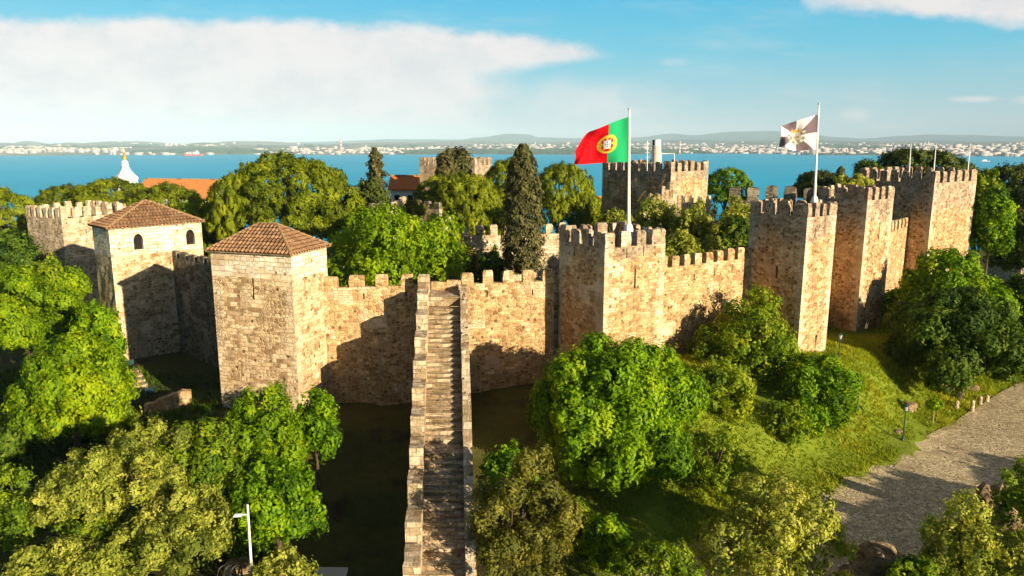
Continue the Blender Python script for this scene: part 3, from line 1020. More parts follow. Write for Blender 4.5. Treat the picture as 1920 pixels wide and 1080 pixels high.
def curtain(name, label, mat, p0, p1, zs, zbase, n, mh, th=0.55, walk=1.8, frac=0.55, slits=(), seed=0, start=True, end=True, group='crenellated curtain walls', merl=True, cap=0.0, merlon_mat=None, skip=()):
    p0 = Vector((p0[0], p0[1], 0)); p1 = Vector((p1[0], p1[1], 0))
    d = p1 - p0; L = d.length; d.normalize(); nrm = Vector((d.y, -d.x, 0))
    t = thing(name, label, 'castle wall', (p0.x, p0.y, zbase), 0, group)
    mb = MB()
    zw = zs - 1.0
    rec = wall_panel(mb, p0, p1, zbase, zs, [(c[0] * L - c[1] / 2, c[0] * L + c[1] / 2, zs - c[2] - c[3], zs - c[2], False, 0.5) for c in slits], (False, False), seed=seed)
    q0, q1 = p0 - nrm * th, p1 - nrm * th
    r0, r1 = p0 - nrm * (th + walk), p1 - nrm * (th + walk)

    def quad(a, b, za, c, dd, zb):
        mb.face([(a.x, a.y, za), (b.x, b.y, za), (c.x, c.y, zb), (dd.x, dd.y, zb)])
    quad(p0, p1, zs, q1, q0, zs)
    quad(q0, q1, zs, q1, q0, zw)
    quad(q0, q1, zw, r1, r0, zw)
    quad(r0, r1, zw, r1, r0, zbase)
    for a, b, c, s in ((p0, q0, r0, 1), (p1, q1, r1, -1)):
        pts = [(a.x, a.y, zbase), (a.x, a.y, zs), (b.x, b.y, zs), (b.x, b.y, zw), (c.x, c.y, zw), (c.x, c.y, zbase)]
        mb.face(pts if s > 0 else pts[::-1])
    mb.build('wall_face', mat, t)
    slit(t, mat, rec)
    if merl:
        crenellate(t, merlon_mat or mat, p0, p1, zs, n, mh, th, frac, start, end, cap, skip)
    return t


# --- the roofed towers
def hip_roof(parent, A, dr, dl, lr, ll, z, hgt, ridge, along_r, over=0.28):
    A = A - (dr + dl) * over; lr += 2 * over; ll += 2 * over
    c = [A, A + dr * lr, A + dr * lr + dl * ll, A + dl * ll]
    c = [Vector((q.x, q.y, z)) for q in c]
    cen = (c[0] + c[2]) / 2 + Vector((0, 0, hgt))
    ax = dr if along_r else dl
    rA, rB = cen - ax * ridge / 2, cen + ax * ridge / 2
    if along_r: faces = [(c[0], c[1], rA, rB), (c[1], c[2], rB, rB), (c[2], c[3], rB, rA), (c[3], c[0], rA, rA)]
    else: faces = [(c[0], c[1], rA, rA), (c[1], c[2], rA, rB), (c[2], c[3], rB, rB), (c[3], c[0], rB, rA)]
    mb = MB()
    for e0, e1, r0, r1 in faces:
        d = (e1 - e0); L = d.length; d.normalize()
        s0 = (r0 - e0).dot(d); s1 = (r1 - e0).dot(d)
        up = (r0 - e0) - d * s0
        SL = up.length; up.normalize()
        nn = d.cross(up)
        pitch = L / max(1, round(L / 0.36))
        ncol = round(L / pitch) * 4
        row = 0.42

        def tmax(s):
            if s < s0: return s / s0
            if s > s1: return (L - s) / (L - s1)
            return 1.0

        def pos(s, t):
            k = (s / pitch) % 1.0
            hgt_ = 0.17 * abs(math.sin(math.pi * k)) ** 0.8
            lip = 0.035 * (1 - ((t * SL / row) % 1.0))
            q = e0 + d * s + up * (t * SL) + nn * (hgt_ + lip * (0.4 + hgt_ * 8))
            return (q.x, q.y, q.z)
        nr = int(SL / row) + 1
        for j in range(ncol):
            a, b = L * j / ncol, L * (j + 1) / ncol
            ta, tb = tmax(a), tmax(b)
            for k in range(nr):
                t0, t1 = k * row / SL, (k + 1) * row / SL - 0.0005
                A0, A1, B0, B1 = min(t0, ta), min(t1, ta), min(t0, tb), min(t1, tb)
                if A1 - A0 < 1e-5 and B1 - B0 < 1e-5: continue
                mb.face([pos(a, A0), pos(b, B0), pos(b, B1), pos(a, A1)],
                        [(a, A0 * SL), (b, B0 * SL), (b, B1 * SL), (a, A1 * SL)])
        # eave underside
        inn = e0 + (cen - e0) * 0.16; inn.z = z - 0.02
        inn2 = e1 + (cen - e1) * 0.16; inn2.z = z - 0.02
        mb.face([e0 - Vector((0, 0, .05)), inn, inn2, e1 - Vector((0, 0, .05))])
        mb.face([e0 - Vector((0, 0, .05)), e1 - Vector((0, 0, .05)), e1 + Vector((0, 0, .03)), e0 + Vector((0, 0, .03))])
    rf = mb.build('roof', M_tile, parent)
    for a, b in ((c[0], rA), (c[1], rA if not along_r else rB), (c[2], rB), (c[3], rB if not along_r else rA)) + (((rA, rB),) if ridge > 0.2 else ()):
        m = MB()
        n = max(1, int((b - a).length / 0.45))
        off = Vector((0, 0, 0.07))
        for k in range(n):
            p, q = a.lerp(b, k / n) + off, a.lerp(b, (k + 1.08) / n) + off
            m.tube([p, q], [0.13, 0.105], 7)
        m.build('ridge_cap', M_ridge, rf)
    return rf


def roofed_tower(label, mat_low, uF, vF, ztop, ang, uL, uR, zbase, band, roof_h, ridge, along_r, lenL=None, lenR=None, slitsR=(), slitsL=(), windowsR=(), seed=0):
    Fp = Pz(uF, vF, ztop)
    a = math.radians(ang)
    lr = lenR or solve_len(Fp, a, ztop, uR)
    ll = lenL or solve_len(Fp, a + math.pi / 2, ztop, uL)
    dr = Vector((math.cos(a), math.sin(a), 0)); dl = Vector((-math.sin(a), math.cos(a), 0))
    t = thing('roofed_tower', label, 'tower', (Fp.x, Fp.y, zbase), 0, 'tile roofed castle towers')
    O = [Fp, Fp + dr * lr, Fp + dr * lr + dl * ll, Fp + dl * ll]
    zb = ztop - band
    lo, up = MB(), MB()
    rl, ru = [], []
    for k in range(4):
        p, q = O[k], O[(k + 1) % 4]
        L = (q - p).length
        sl = slitsR if k == 0 else slitsL if k == 3 else ()
        # a slit crossing the change of masonry is cut in both
        cl = [(c[0] * L - c[1] / 2, c[0] * L + c[1] / 2, zb - c[3], zb - 0.02, False, .5) for c in sl]
        cu = [(c[0] * L - c[1] / 2, c[0] * L + c[1] / 2, zb + 0.02, zb + c[2], False, .5) for c in sl if c[2] > 0.05]
        wn = [(c[0] * L - c[1] / 2, c[0] * L + c[1] / 2, zb + c[2], zb + c[3], True, .45) for c in windowsR] if k == 0 else []
        rl += wall_panel(lo, p, q, zbase, zb, cl, seed=seed + k)
        ru += [('arrow_slit', r) for r in wall_panel(up, p, q, zb + 0.001, ztop + 0.05, cu, seed=seed + 7 + k, jit=0.02)] if not wn else [('arched_window', r) for r in wall_panel(up, p, q, zb + 0.001, ztop + 0.05, wn, seed=seed + 7 + k, jit=0.02)]
    lo.build('tower_wall', mat_low, t)
    up.build('upper_wall', S_pale, t)
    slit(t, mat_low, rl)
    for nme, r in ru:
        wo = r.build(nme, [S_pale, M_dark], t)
        if nme == 'arched_window':
            # stone surround standing 3 cm proud of the wall
            outl = [Vector(q[0]) for q in [(r.v[r.f[k][0]],) for k in range(len(r.f) - 1)]]
            cz = sum((q.z for q in outl)) / len(outl); cc = sum(outl, Vector((0, 0, 0))) / len(outl)
            nrm_ = Vector((dr.y, -dr.x, 0))
            sur = MB()
            big_ = []
            for q in outl:
                dd = q - cc; big_.append(q + dd.normalized() * 0.26)
            for k in range(len(outl)):
                k2 = (k + 1) % len(outl)
                a_, b_, c_, d_ = outl[k] + nrm_ * .03, outl[k2] + nrm_ * .03, big_[k2] + nrm_ * .03, big_[k] + nrm_ * .03
                sur.face([d_, c_, b_, a_], None)
                sur.face([d_ - nrm_ * .05, c_ - nrm_ * .05, c_, d_], None)
            sur.build('surround', S_pale, wo)
    hip_roof(t, Fp, dr, dl, lr, ll, ztop, roof_h, ridge, along_r)
    return Fp, dr, dl, lr, ll


T1 = roofed_tower('roofed square tower with two pointed arch windows, left of the other roofed tower', S_tower2, 203, 429, -8.6, 47, 172, 377, -27, 2.9, 2.35, 0.4, True,
                  windowsR=((0.29, 0.95, 0.5, 2.15), (0.86, 0.95, 0.5, 2.15)), seed=20)
T2 = roofed_tower('big foremost roofed tower with dark arrow slits, joined to the front wall', S_tower2, 545, 478, -8.6, 72.5, 394, 610, -27, 2.0, 1.95, 1.8, False, lenR=5.15,
                  slitsL=((0.51, 0.2, 0.08, 1.75),), slitsR=((0.33, 0.18, 0.2, 1.6),), seed=40)
FAR0 = square_tower('crenellated_tower', 'pale crenellated tower at the far left behind the arched window tower', S_far, 112, 389, -8.6, 60, 56, 236, -28, 1.55, 6, 6, seed=60, slitsR=((0.34, .2, 1.6, .7), (0.7, .2, 1.6, .7)), lenL=8.5)
T3 = square_tower('crenellated_tower', 'crenellated tower in the middle carrying the red and green flag', S_mid, 1135, 436, -7.2, 33, 1049, 1249, -26, 1.35, 4, 4, seed=80, frac=0.6,
                  slitsR=((0.5, .18, 1.9, 1.7), (0.35, .1, 0.1, .85), (0.63, .1, 0.0 + .05, .85)), slitsL=((0.35, .1, 0.3, .7),))
T4 = square_tower('crenellated_tower', 'tall crenellated tower with white flag pole, nearest of the three on the right', S_right, 1516, 382, -5.7, 36, 1408, 1571, -26, 1.3, 4, 4, seed=100, frac=0.6,
                  slitsR=((0.3, .12, 1.0, 1.0),), slitsL=((0.62, .12, 1.2, 0.9), (0.55, .25, 5.0, 1.2)))
T5 = square_tower('crenellated_tower', 'crenellated tower second on the right, between the flag tower and three bare poles', S_right, 1629, 353, -5.2, 36, 1557, 1678, -28, 1.4, 4, 3, seed=120, frac=0.6,
                  slitsR=((0.55, .15, 2.6, 2.0),), lenL=6.3)
T6 = square_tower('crenellated_tower', 'broad crenellated tower farthest right with three bare poles on top', S_right, 1755, 320, -3.8, 36, 1612, 1834, -28, 1.65, 6, 7, seed=140, frac=0.6)
T7 = square_tower('crenellated_tower', 'inner keep tower with a round chimney on top behind the red and green flag', S_keep, 1259, 304, -2.9, 45, 1130, 1329, -24, 1.4, 6, 9, seed=160, frac=0.58)
T8 = square_tower('crenellated_tower', 'distant crenellated tower above the pines with a conifer before it', S_keep, 890, 296, -2.8, 65, 786, 922, -24, 1.4, 4, 6, seed=180)

# --- curtain walls
ZW = -12.15
wl0 = Vector((-16.2, 61.25, 0)); wl1 = Vector((-7.85, 62.5, 0))
wr0 = Vector((-4.32, 63.0, 0)); wr1 = Vector((3.72, 64.7, 0))
curtain('curtain_wall', 'front curtain wall left of the staircase with four merlons and stair shadow', S_front, wl0, wl1, -12.05, -27, 4, 1.05, slits=((0.44, .12, 0.55, .5), (0.86, .12, 0.5, .5)), seed=200, start=False, end=False, frac=0.57)
curtain('curtain_wall', 'front curtain wall right of the staircase with five merlons', S_front, wr0, wr1, -12.05, -27, 5, 1.1, slits=((0.27, .12, 0.7, .5), (0.76, .12, 0.7, .5)), seed=210, frac=0.57)
curtain('curtain_wall', 'narrow plain wall joining the five merlon front wall to the flag tower', S_front, wr1 + Vector((0.02, 0.55, 0)), (6.5, 66.2, 0), -12.0, -27, 2, 1.0, seed=215, merl=False)
curtain('curtain_wall', 'sunlit curtain wall between the flag tower and tall right tower', S_front, (11.2, 66.6, 0), (24.6, 75.0, 0), -11.55, -27, 11, 1.15, slits=((0.47, .14, 0.9, .6), (0.64, .14, 0.8, .6), (0.8, .12, 0.7, .6)), seed=220, frac=0.6)
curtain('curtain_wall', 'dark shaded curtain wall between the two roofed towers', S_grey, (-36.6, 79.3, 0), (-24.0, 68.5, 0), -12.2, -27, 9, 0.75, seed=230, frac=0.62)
curtain('curtain_wall', 'short curtain wall with small merlons before the broad right tower', S_right, (46.2, 92.5, 0), (54.4, 102.4, 0), -11.4, -28, 7, 1.3, seed=240, frac=0.6)
curtain('curtain_wall', 'hidden linking wall behind the tall right tower and its neighbour', S_right, (31.5, 76.5, 0), (38.6, 90.0, 0), -10.5, -27, 8, 1.2, seed=250)
# inner walls
a_, b_ = Pz(866, 424, -9.7), Pz(1062, 419, -9.7)
curtain('inner_wall', 'inner wall with merlons behind the cypress', S_far, a_, b_, -10.9, -22, 8, 1.25, seed=260, frac=0.5, group='inner walls of the castle')
a_, b_ = Pz(690, 376, -7.3), Pz(742, 379, -7.3)
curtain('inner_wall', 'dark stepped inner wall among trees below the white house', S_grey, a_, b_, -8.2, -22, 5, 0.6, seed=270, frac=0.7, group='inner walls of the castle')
a_, b_ = Pz(741, 378, -7.2), Pz(762, 368, -7.2)
curtain('inner_wall', 'pale sunlit wall end turning the stepped inner wall', S_far, a_, b_, -8.1, -22, 2, 0.9, seed=275, frac=0.6, group='inner walls of the castle')
a_, b_ = Pz(776, 371, -7.3), Pz(823, 374, -7.3)
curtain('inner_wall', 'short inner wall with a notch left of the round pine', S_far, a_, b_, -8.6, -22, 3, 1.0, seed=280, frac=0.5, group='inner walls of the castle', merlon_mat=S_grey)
a_, b_ = Pz(1368, 349, -5.6), Pz(1530, 352, -5.6)
curtain('inner_wall', 'inner wall with big weathered merlons behind the tall right tower', S_grey, a_, b_, -7.4, -22, 5, 1.75, th=0.8, seed=290, frac=0.62, cap=0.15, group='inner walls of the castle')
a_, b_ = Pz(1215, 362, -7.2), Pz(1330, 368, -7.2)
curtain('inner_wall', 'low inner wall with posts at the foot of the keep', S_far, a_, b_, -8.2, -22, 8, 1.0, seed=295, frac=0.35, group='inner walls of the castle')
# ruined ramp of stone climbing to the keep
mb = MB()
base = Pz(1222, 392, -8.5)
rr = random.Random(3)
for k in range(9):
    x = base.x - 1.2 + k * 0.62; y = base.y + k * 0.35
    top = -8.6 + [0.0, .7, 1.3, 2.1, 2.9, 2.6, 3.3, 2.2, 1.4][k] + rr.uniform(-.2, .2)
    mb.hexa([(x + rr.uniform(-.1, .1), y - .5, -22), (x + .6, y - .5, -22), (x + .6, y + 1.1, -22), (x, y + 1.1, -22),
             (x + rr.uniform(0, .2), y - .3, top), (x + .55, y - .35, top + rr.uniform(-.3, .2)), (x + .5, y + .9, top), (x, y + .9, top + rr.uniform(-.3, .3))])
o = mb.build('ruined_wall', S_far)
tag(o, 'broken stub of rubble wall leaning against the keep', 'ruin')

# --- the long staircase
TLp = Vector((-6.98, 61.6, -12.35)); TRp = Vector((-4.38, 61.6, -12.35))
BLp = P(790, 1080, 41); BRp = P(873, 1080, 41)
zB = (BLp.z + BRp.z) / 2
st = thing('stone_staircase', 'long straight stone staircase climbing to the castle wall between two parapets', 'staircase', (-5.7, 62, -28))


def stair_lr(y):
    t = (TLp.y - y) / (TLp.y - BLp.y)
    return TLp.x + (BLp.x - TLp.x) * t, TRp.x + (BRp.x - TRp.x) * t


# profile: list of (y, z) treads
prof = []
y = 62.9; z = -12.55
prof.append((y, 60.2, z)); y = 60.2
target = lambda yy: TLp.z + (zB - TLp.z) * (TLp.y - yy) / (TLp.y - BLp.y)
i = 0
while y > 30.5:
    tread = 0.52
    if i < 2: tread = 0.8
    if i == 25: tread = 1.5
    i += 1
    y2 = y - tread
    z = min(z - 0.02, target((y + y2) / 2) - 0.22)
    prof.append((y, y2, z)); y = y2
for (ya, yb, zt) in prof:
    m = MB()
    l0, r0 = stair_lr(ya); l1, r1 = stair_lr(yb)
    n = 6
    jz = [rr.uniform(-.03, .03) for _ in range(n + 1)]
    jy = [rr.uniform(-.04, .04) for _ in range(n + 1)]
    off = rr.random() * 9
    for k in range(n):
        t0, t1 = k / n, (k + 1) / n
        f0, f1 = l1 + (r1 - l1) * t0, l1 + (r1 - l1) * t1
        b0, b1 = l0 + (r0 - l0) * t0, l0 + (r0 - l0) * t1
        v = [(f0, yb + jy[k], zt + jz[k] - .02), (f1, yb + jy[k + 1], zt + jz[k + 1] - .02), (b1, ya + .1, zt + jz[k + 1]), (b0, ya + .1, zt + jz[k])]
        m.face(v, [(off + f0, yb), (off + f1, yb), (off + b1, ya), (off + b0, ya)])
        m.face([(f0, yb + jy[k] + .03, zt - .8), (f1, yb + jy[k + 1] + .03, zt - .8), v[1], v[0]], [(off + f0, 0), (off + f1, 0), (off + f1, .5), (off + f0, .5)])
    m.build('step', S_stair, st)
# flank walls and parapets
LW, RW = 0.86, 0.56
yb_end = 30.5


def flank(side):
    m = MB()
    ys_ = [61.5 - k * 1.55 for k in range(21)]
    for ya, yb in zip(ys_, ys_[1:]):
        la, ra = stair_lr(ya); lb, rb = stair_lr(yb)
        za, zb_ = target(ya) + 0.1, target(yb) + 0.1
        if side < 0:
            xa0, xa1, xb0, xb1 = la - LW, la, lb - LW, lb
        else:
            xa0, xa1, xb0, xb1 = ra, ra + RW, rb, rb + RW
        for zl in range(6):
            def zz(zt, k): return -36 + (zt + 36) * k / 6
            p = [(xa0, ya, zz(za, zl)), (xb0, yb, zz(zb_, zl)), (xb0, yb, zz(zb_, zl + 1)), (xa0, ya, zz(za, zl + 1))]
            m.face(p, [(-q[1], q[2]) for q in p])
            p = [(xb1, yb, zz(zb_, zl)), (xa1, ya, zz(za, zl)), (xa1, ya, zz(za, zl + 1)), (xb1, yb, zz(zb_, zl + 1))]
            m.face(p, [(-q[1], q[2]) for q in p])
        m.face([(xa0, ya, za), (xb0, yb, zb_), (xb1, yb, zb_), (xa1, ya, za)])
    m.face([(xb0, yb, -36), (xb1, yb, -36), (xb1, yb, zb_), (xb0, yb, zb_)])
    m.build('flank_wall', S_front, st)


flank(-1); flank(1)
# left parapet: stepped blocks
yb0 = 62.4
k = 0
while yb0 > 31.0:
    ln = 2.5 if k else 1.4
    ya, yb = yb0, yb0 - ln + (0.22 if k else 0)
    zt = (target(ya) + 0.62) if k else -11.05
    m = MB()
    nseg = 5
    rows_ = []
    for q in range(nseg + 1):
        yq = ya + (yb + 0.02 - ya) * q / nseg
        lq, _ = stair_lr(min(yq, 61.6))
        jl = rr.uniform(-.03, .05); jr = rr.uniform(-.02, .03)
        dzq = rr.uniform(-.05, .05) - (0.0 if q else 0.06)
        rows_.append([(lq - LW - 0.05 + jl, yq, target(yq) - 0.9), (lq - LW - 0.05 + jl, yq, zt + dzq), (lq + jr - 0.02, yq, zt + dzq + rr.uniform(-.03, .03)), (lq + jr - 0.02, yq, target(yq) - 0.9)])
    off = rr.random() * 20
    for a, b in zip(rows_, rows_[1:]):
        for e in range(3):
            p = [a[e], b[e], b[e + 1], a[e + 1]]
            if e == 1: m.face(p, [(q_[0], q_[1] + off) for q_ in p])
            else: m.face(p, [(-q_[1] + off, q_[2]) for q_ in p])
    for e, R_ in ((0, rows_[0][::-1]), (1, rows_[-1])):
        m.face(R_, [(q_[0] + off, q_[2]) for q_ in R_])
    m.build('parapet_block', S_cap, st)
    yb0 = yb0 - ln; k += 1
# right parapet: even sloping coping
m = MB()
prev = None
yq = 62.2
while yq > 31.0:
    _, r_ = stair_lr(min(yq, 61.6))
    zt = target(min(yq, 62)) + 0.42 + rr.uniform(-.03, .03)
    if yq > 61.8: zt = -11.9
    rowp = [(r_ + .01 + rr.uniform(-.02, .03), yq, target(yq) - 0.9), (r_ + .01 + rr.uniform(-.02, .03), yq, zt), (r_ + RW + .04 + rr.uniform(-.02, .02), yq, zt + rr.uniform(-.02, .02)), (r_ + RW + .04, yq, target(yq) - 0.9)]
    if prev:
        for e in range(3):
            p = [prev[e], rowp[e], rowp[e + 1], prev[e + 1]]
            m.face(p, [(q_[0], q_[1]) for q_ in p] if e == 1 else [(-q_[1], q_[2]) for q_ in p])
    prev = rowp; yq -= 0.55
m.face(prev, None)
m.build('parapet', S_cap, st)
# head of the stairs: low sill in the opening
m = MB(); m.box(-6.96, -5.6, 62.95, 63.5, -26, -11.85); m.box(-5.6, -4.4, 63.0, 63.5, -26, -11.7)
m.build('landing_wall', S_front, st)

# ------------------------------------------------------------------ flags and poles
def pole(name, label, cat, ub, vb, zc, vt, r0=0.11, r1=0.06, base=True, group=None, ut=None):
    b = P(ub, vb, zc)
    k = None
    # top at the same plan position, height from the photo
    top = PY(ut if ut else ub, vt, b.y)
    t = thing(name, label, cat, b, 0, group)
    m = MB(); m.tube([b - Vector((0, 0, 1.2)), b, top], [r0, r0, r1], 10); m.build('pole', M_white, t, True)
    m = MB(); m.lathe([(r1 * 1.6, top.z), (r1 * 1.9, top.z + .06), (r1 * 1.2, top.z + .14), (0.015, top.z + .2)], top.x, top.y, 10); m.build('finial', M_steel, t)
    if base:
        m = MB(); m.lathe([(r0 * 2.6, b.z - 1.0), (r0 * 2.5, b.z + .1), (r0 * 1.9, b.z + .45), (r0 * 1.15, b.z + .6)], b.x, b.y, 12); m.build('pole_base', M_white, t, True)
    return b, top


PB1, PT1 = pole('flagpole', 'tall white flagpole on the middle tower flying the red and green flag', 'flagpole', 1178.5, 432, 63.5, 206, 0.16, 0.07, True, 'white flagpoles', 1180)
# two struts at its foot
PB2, PT2 = pole('flagpole', 'tall white flagpole on the right tower flying the black and white flag', 'flagpole', 1527, 379, 73.5, 196, 0.14, 0.06, True, 'white flagpoles', 1535.5)
pole('flagpole', 'slim bare white pole on the broad right tower, leftmost of three', 'flagpole', 1705, 318, 108.5, 271, 0.09, 0.05, False, 'bare poles on the broad right tower', 1708)
pole('flagpole', 'slim bare white pole on the broad right tower, middle of three', 'flagpole', 1751, 318, 106.0, 271, 0.09, 0.05, False, 'bare poles on the broad right tower', 1755)
pole('flagpole', 'slim bare white pole on the broad right tower, rightmost of three', 'flagpole', 1815, 316, 110.0, 271, 0.09, 0.05, False, 'bare poles on the broad right tower', 1819)


def flag_mesh(name, cols_a, top_px, bot_px, Y0, paint, amp, nx=150, ny=100, seed=0):
    def interp(px, a):
        return np.interp(a, cols_a, [p[0] for p in px]), np.interp(a, cols_a, [p[1] for p in px])

    def smooth_interp(px, a):
        r0 = np.mean([np.array(interp(px, np.clip(a + d, 0, 1))) for d in (-.06, -.03, 0, .03, .06)], 0) if 0.06 < a < 0.94 else np.array(interp(px, a))
        return r0
    co = np.zeros((ny + 1, nx + 1, 3))
    for i in range(nx + 1):
        a = i / nx
        tu, tv = smooth_interp(top_px, a); bu, bv = smooth_interp(bot_px, a)
        for j in range(ny + 1):
            b = j / ny
            u = tu + (bu - tu) * b + 2.0 * math.sin(b * 3.14) * a * math.sin(a * 7 + 1)
            v = tv + (bv - tv) * b
            Yd = Y0 + amp * (a ** 0.7) * math.sin(a * 9.5 + b * 2.4 + seed) + amp * 0.35 * a * math.sin(a * 17 - b * 5 + seed) - 0.25 * a
            co[j, i] = PY(u, v, Yd)
    idx = np.arange((ny + 1) * (nx + 1)).reshape(ny + 1, nx + 1)
    fc = np.stack([idx[1:, :-1], idx[1:, 1:], idx[:-1, 1:], idx[:-1, :-1]], -1).reshape(-1, 4)
    me = bpy.data.meshes.new(name); raw_mesh(me, co.reshape(-1, 3), fc)
    cl = np.ones((len(fc) * 4, 4), dtype=np.float32)
    k = 0
    for j in range(ny):
        for i in range(nx):
            cl[k:k + 4, :3] = paint((i + .5) / nx, (j + .5) / ny); k += 4
    at = me.attributes.new('dye', 'FLOAT_COLOR', 'CORNER'); at.data.foreach_set('color', cl.ravel())
    m, t = new_mat(name + '_cloth')
    an = t.n('ShaderNodeAttribute', {'attribute_name': 'dye'})
    b = t.n('ShaderNodeBsdfPrincipled', None, Base_Color=an.outputs['Color'], Roughness=0.75)
    b.inputs['Specular IOR Level'].default_value = 0.1
    tr = t.n('ShaderNodeBsdfTranslucent', None, Color=an.outputs['Color'])
    mx = t.n('ShaderNodeMixShader', None, i0=0.3, i1=b.outputs[0], i2=tr.outputs[0])
    t.n('ShaderNodeOutputMaterial', None, Surface=mx.outputs[0])
    return link(name, me, m, None, True)


GR, RD, YL, WH, BL = (0.02, 0.44, 0.16), (0.70, 0.006, 0.012), (0.85, 0.62, 0.06), (0.85, 0.85, 0.83), (0.02, 0.05, 0.25)


def paint_pt(a, b):
    # emblem coordinates, radius 1 at the ring of the sphere
    ex = (0.415 - a) * 1.32 / 0.235; ey = (0.52 - b) / 0.235
    r = math.hypot(ex, ey)
    base = GR if a < 0.405 else RD
    # shield: inner white, red border with castles
    def shield(s):
        x, y = ex / s, (ey + 0.02) / s
        if y > 0.62 or y < -0.72 or abs(x) > 0.52: return False
        return y > -0.2 or math.hypot(x, (y + 0.2)) < 0.52
    if shield(0.70):
        x, y = ex / 0.7, (ey + .02) / .7
        for (qx, qy) in ((0, 0), (-.26, 0), (.26, 0), (0, .32), (0, -.34)):
            if abs(x - qx) < 0.085 and abs(y - qy) < 0.115: return (0.10, 0.13, 0.42)
        return WH
    if shield(1.08):
        x, y = ex / 1.08, ey / 1.08
        for (qx, qy) in ((-.4, .5), (0, .52), (.4, .5), (-.43, .02), (.43, .02), (-.28, -.45), (.28, -.45)):
            if abs(x - qx) < 0.085 and abs(y - qy) < 0.085: return YL
        return (0.62, 0.02, 0.02)
    if r < 1.0:
        if r > 0.84: return YL
        # bands of the armillary sphere
        if abs(ey) < 0.1 or abs(ex) < 0.09: return YL
        if abs(ex * 0.75 - ey * 0.66) < 0.10 or abs(abs(ex) - 0.62 * math.sqrt(max(0, 1 - ey * ey))) < 0.1: return YL
        if abs(ey - 0.62) < .08 or abs(ey + 0.62) < .08: return YL
        return (0.78, 0.45, 0.05) if a > .405 else (0.5, 0.62, 0.1)
    return base


fl = flag_mesh('flag', [0, .25, .42, .6, .8, 1.0],
               [(1179, 219), (1157, 226), (1141, 233), (1122, 241), (1099, 249), (1078, 284)],
               [(1177, 304), (1155, 304), (1137, 305), (1117, 306), (1097, 308), (1076, 308)], PB1.y - 0.1, paint_pt, 0.42, seed=0.4)
tag(fl, 'red and green flag with a gold and white emblem, waving from the middle tower pole', 'flag', 'large flags')


def paint_lx(a, b):
    x = (0.5 - a) * 1.12; y = 0.5 - b
    # crown, shield and ribbon in the middle
    if abs(x) < 0.15 and 0.10 < y < 0.24:
        pk = 0.15 + 0.09 * abs(math.sin((x + .15) / .3 * math.pi * 3.5))
        if y < pk: return (0.72, 0.42, 0.10)
    if abs(x) < 0.13 and -0.16 < y <= 0.10:
        if abs(x) > 0.11 or y < -0.14: return (0.6, 0.4, 0.2)
        if -0.09 < y < -0.02 and abs(x) < 0.08: return (0.40, 0.30, 0.22)
        if abs(x) < 0.015 and y < 0.07: return (0.45, 0.32, 0.22)
        if y < -0.1: return (0.45, 0.55, 0.42)
        return (0.80, 0.70, 0.58)
    if abs(math.hypot(x, (y - 0.0) * 0.95) - 0.22) < 0.045 and y < 0.12:
        return (0.30, 0.31, 0.20) if math.sin(math.atan2(y, x) * 9) > -.2 else (0.72, 0.70, 0.66)
    if abs(x) < 0.1 and -0.3 < y < -0.2: return (0.34, 0.36, 0.22)
    ang = math.atan2(y, x)
    k = int(math.floor((ang + math.pi) / (math.pi / 4)))
    return (0.80, 0.78, 0.76) if k % 2 else (0.20, 0.145, 0.16)


fl2 = flag_mesh('flag', [0, .2, .4, .6, .8, 1.0],
                [(1533, 215), (1518, 219), (1502, 224), (1486, 229), (1471, 234), (1463, 238)],
                [(1530, 281), (1515, 281), (1499, 283), (1486, 282), (1474, 278), (1460, 275)], PB2.y - 0.1, paint_lx, 0.32, seed=1.6)
tag(fl2, 'white flag with dark wedges and a crowned golden crest, waving from the right tower pole', 'flag', 'large flags')

# ------------------------------------------------------------------ foliage
def leaves_mesh(name, pos, nrm, size, tint, rg, aspect=0.62, up=None):
    n = len(pos)
    nrm = nrm / (np.linalg.norm(nrm, axis=1, keepdims=True) + 1e-9)
    r = rg.normal(size=(n, 3)) if up is None else np.tile(np.array(up), (n, 1)) + rg.normal(size=(n, 3)) * 0.45
    t = r - (r * nrm).sum(1, keepdims=True) * nrm
    t /= np.linalg.norm(t, axis=1, keepdims=True) + 1e-9
    b = np.cross(nrm, t)
    s = (size * rg.uniform(0.65, 1.3, n))[:, None]
    fold = nrm * s * 0.22
    co = np.stack([pos - t * s + fold * 0, pos + b * s * aspect + fold, pos + t * s, pos - b * s * aspect + fold], 1).reshape(-1, 3)
    fc = np.arange(n * 4).reshape(n, 4)
    me = bpy.data.meshes.new(name)
    raw_mesh(me, co, fc)
    at = me.attributes.new('tint', 'FLOAT', 'POINT')
    at.data.foreach_set('value', np.repeat(tint, 4).astype(np.float32))
    return me


def unit(n, rg):
    d = rg.normal(size=(n, 3))
    return d / np.linalg.norm(d, axis=1, keepdims=True)


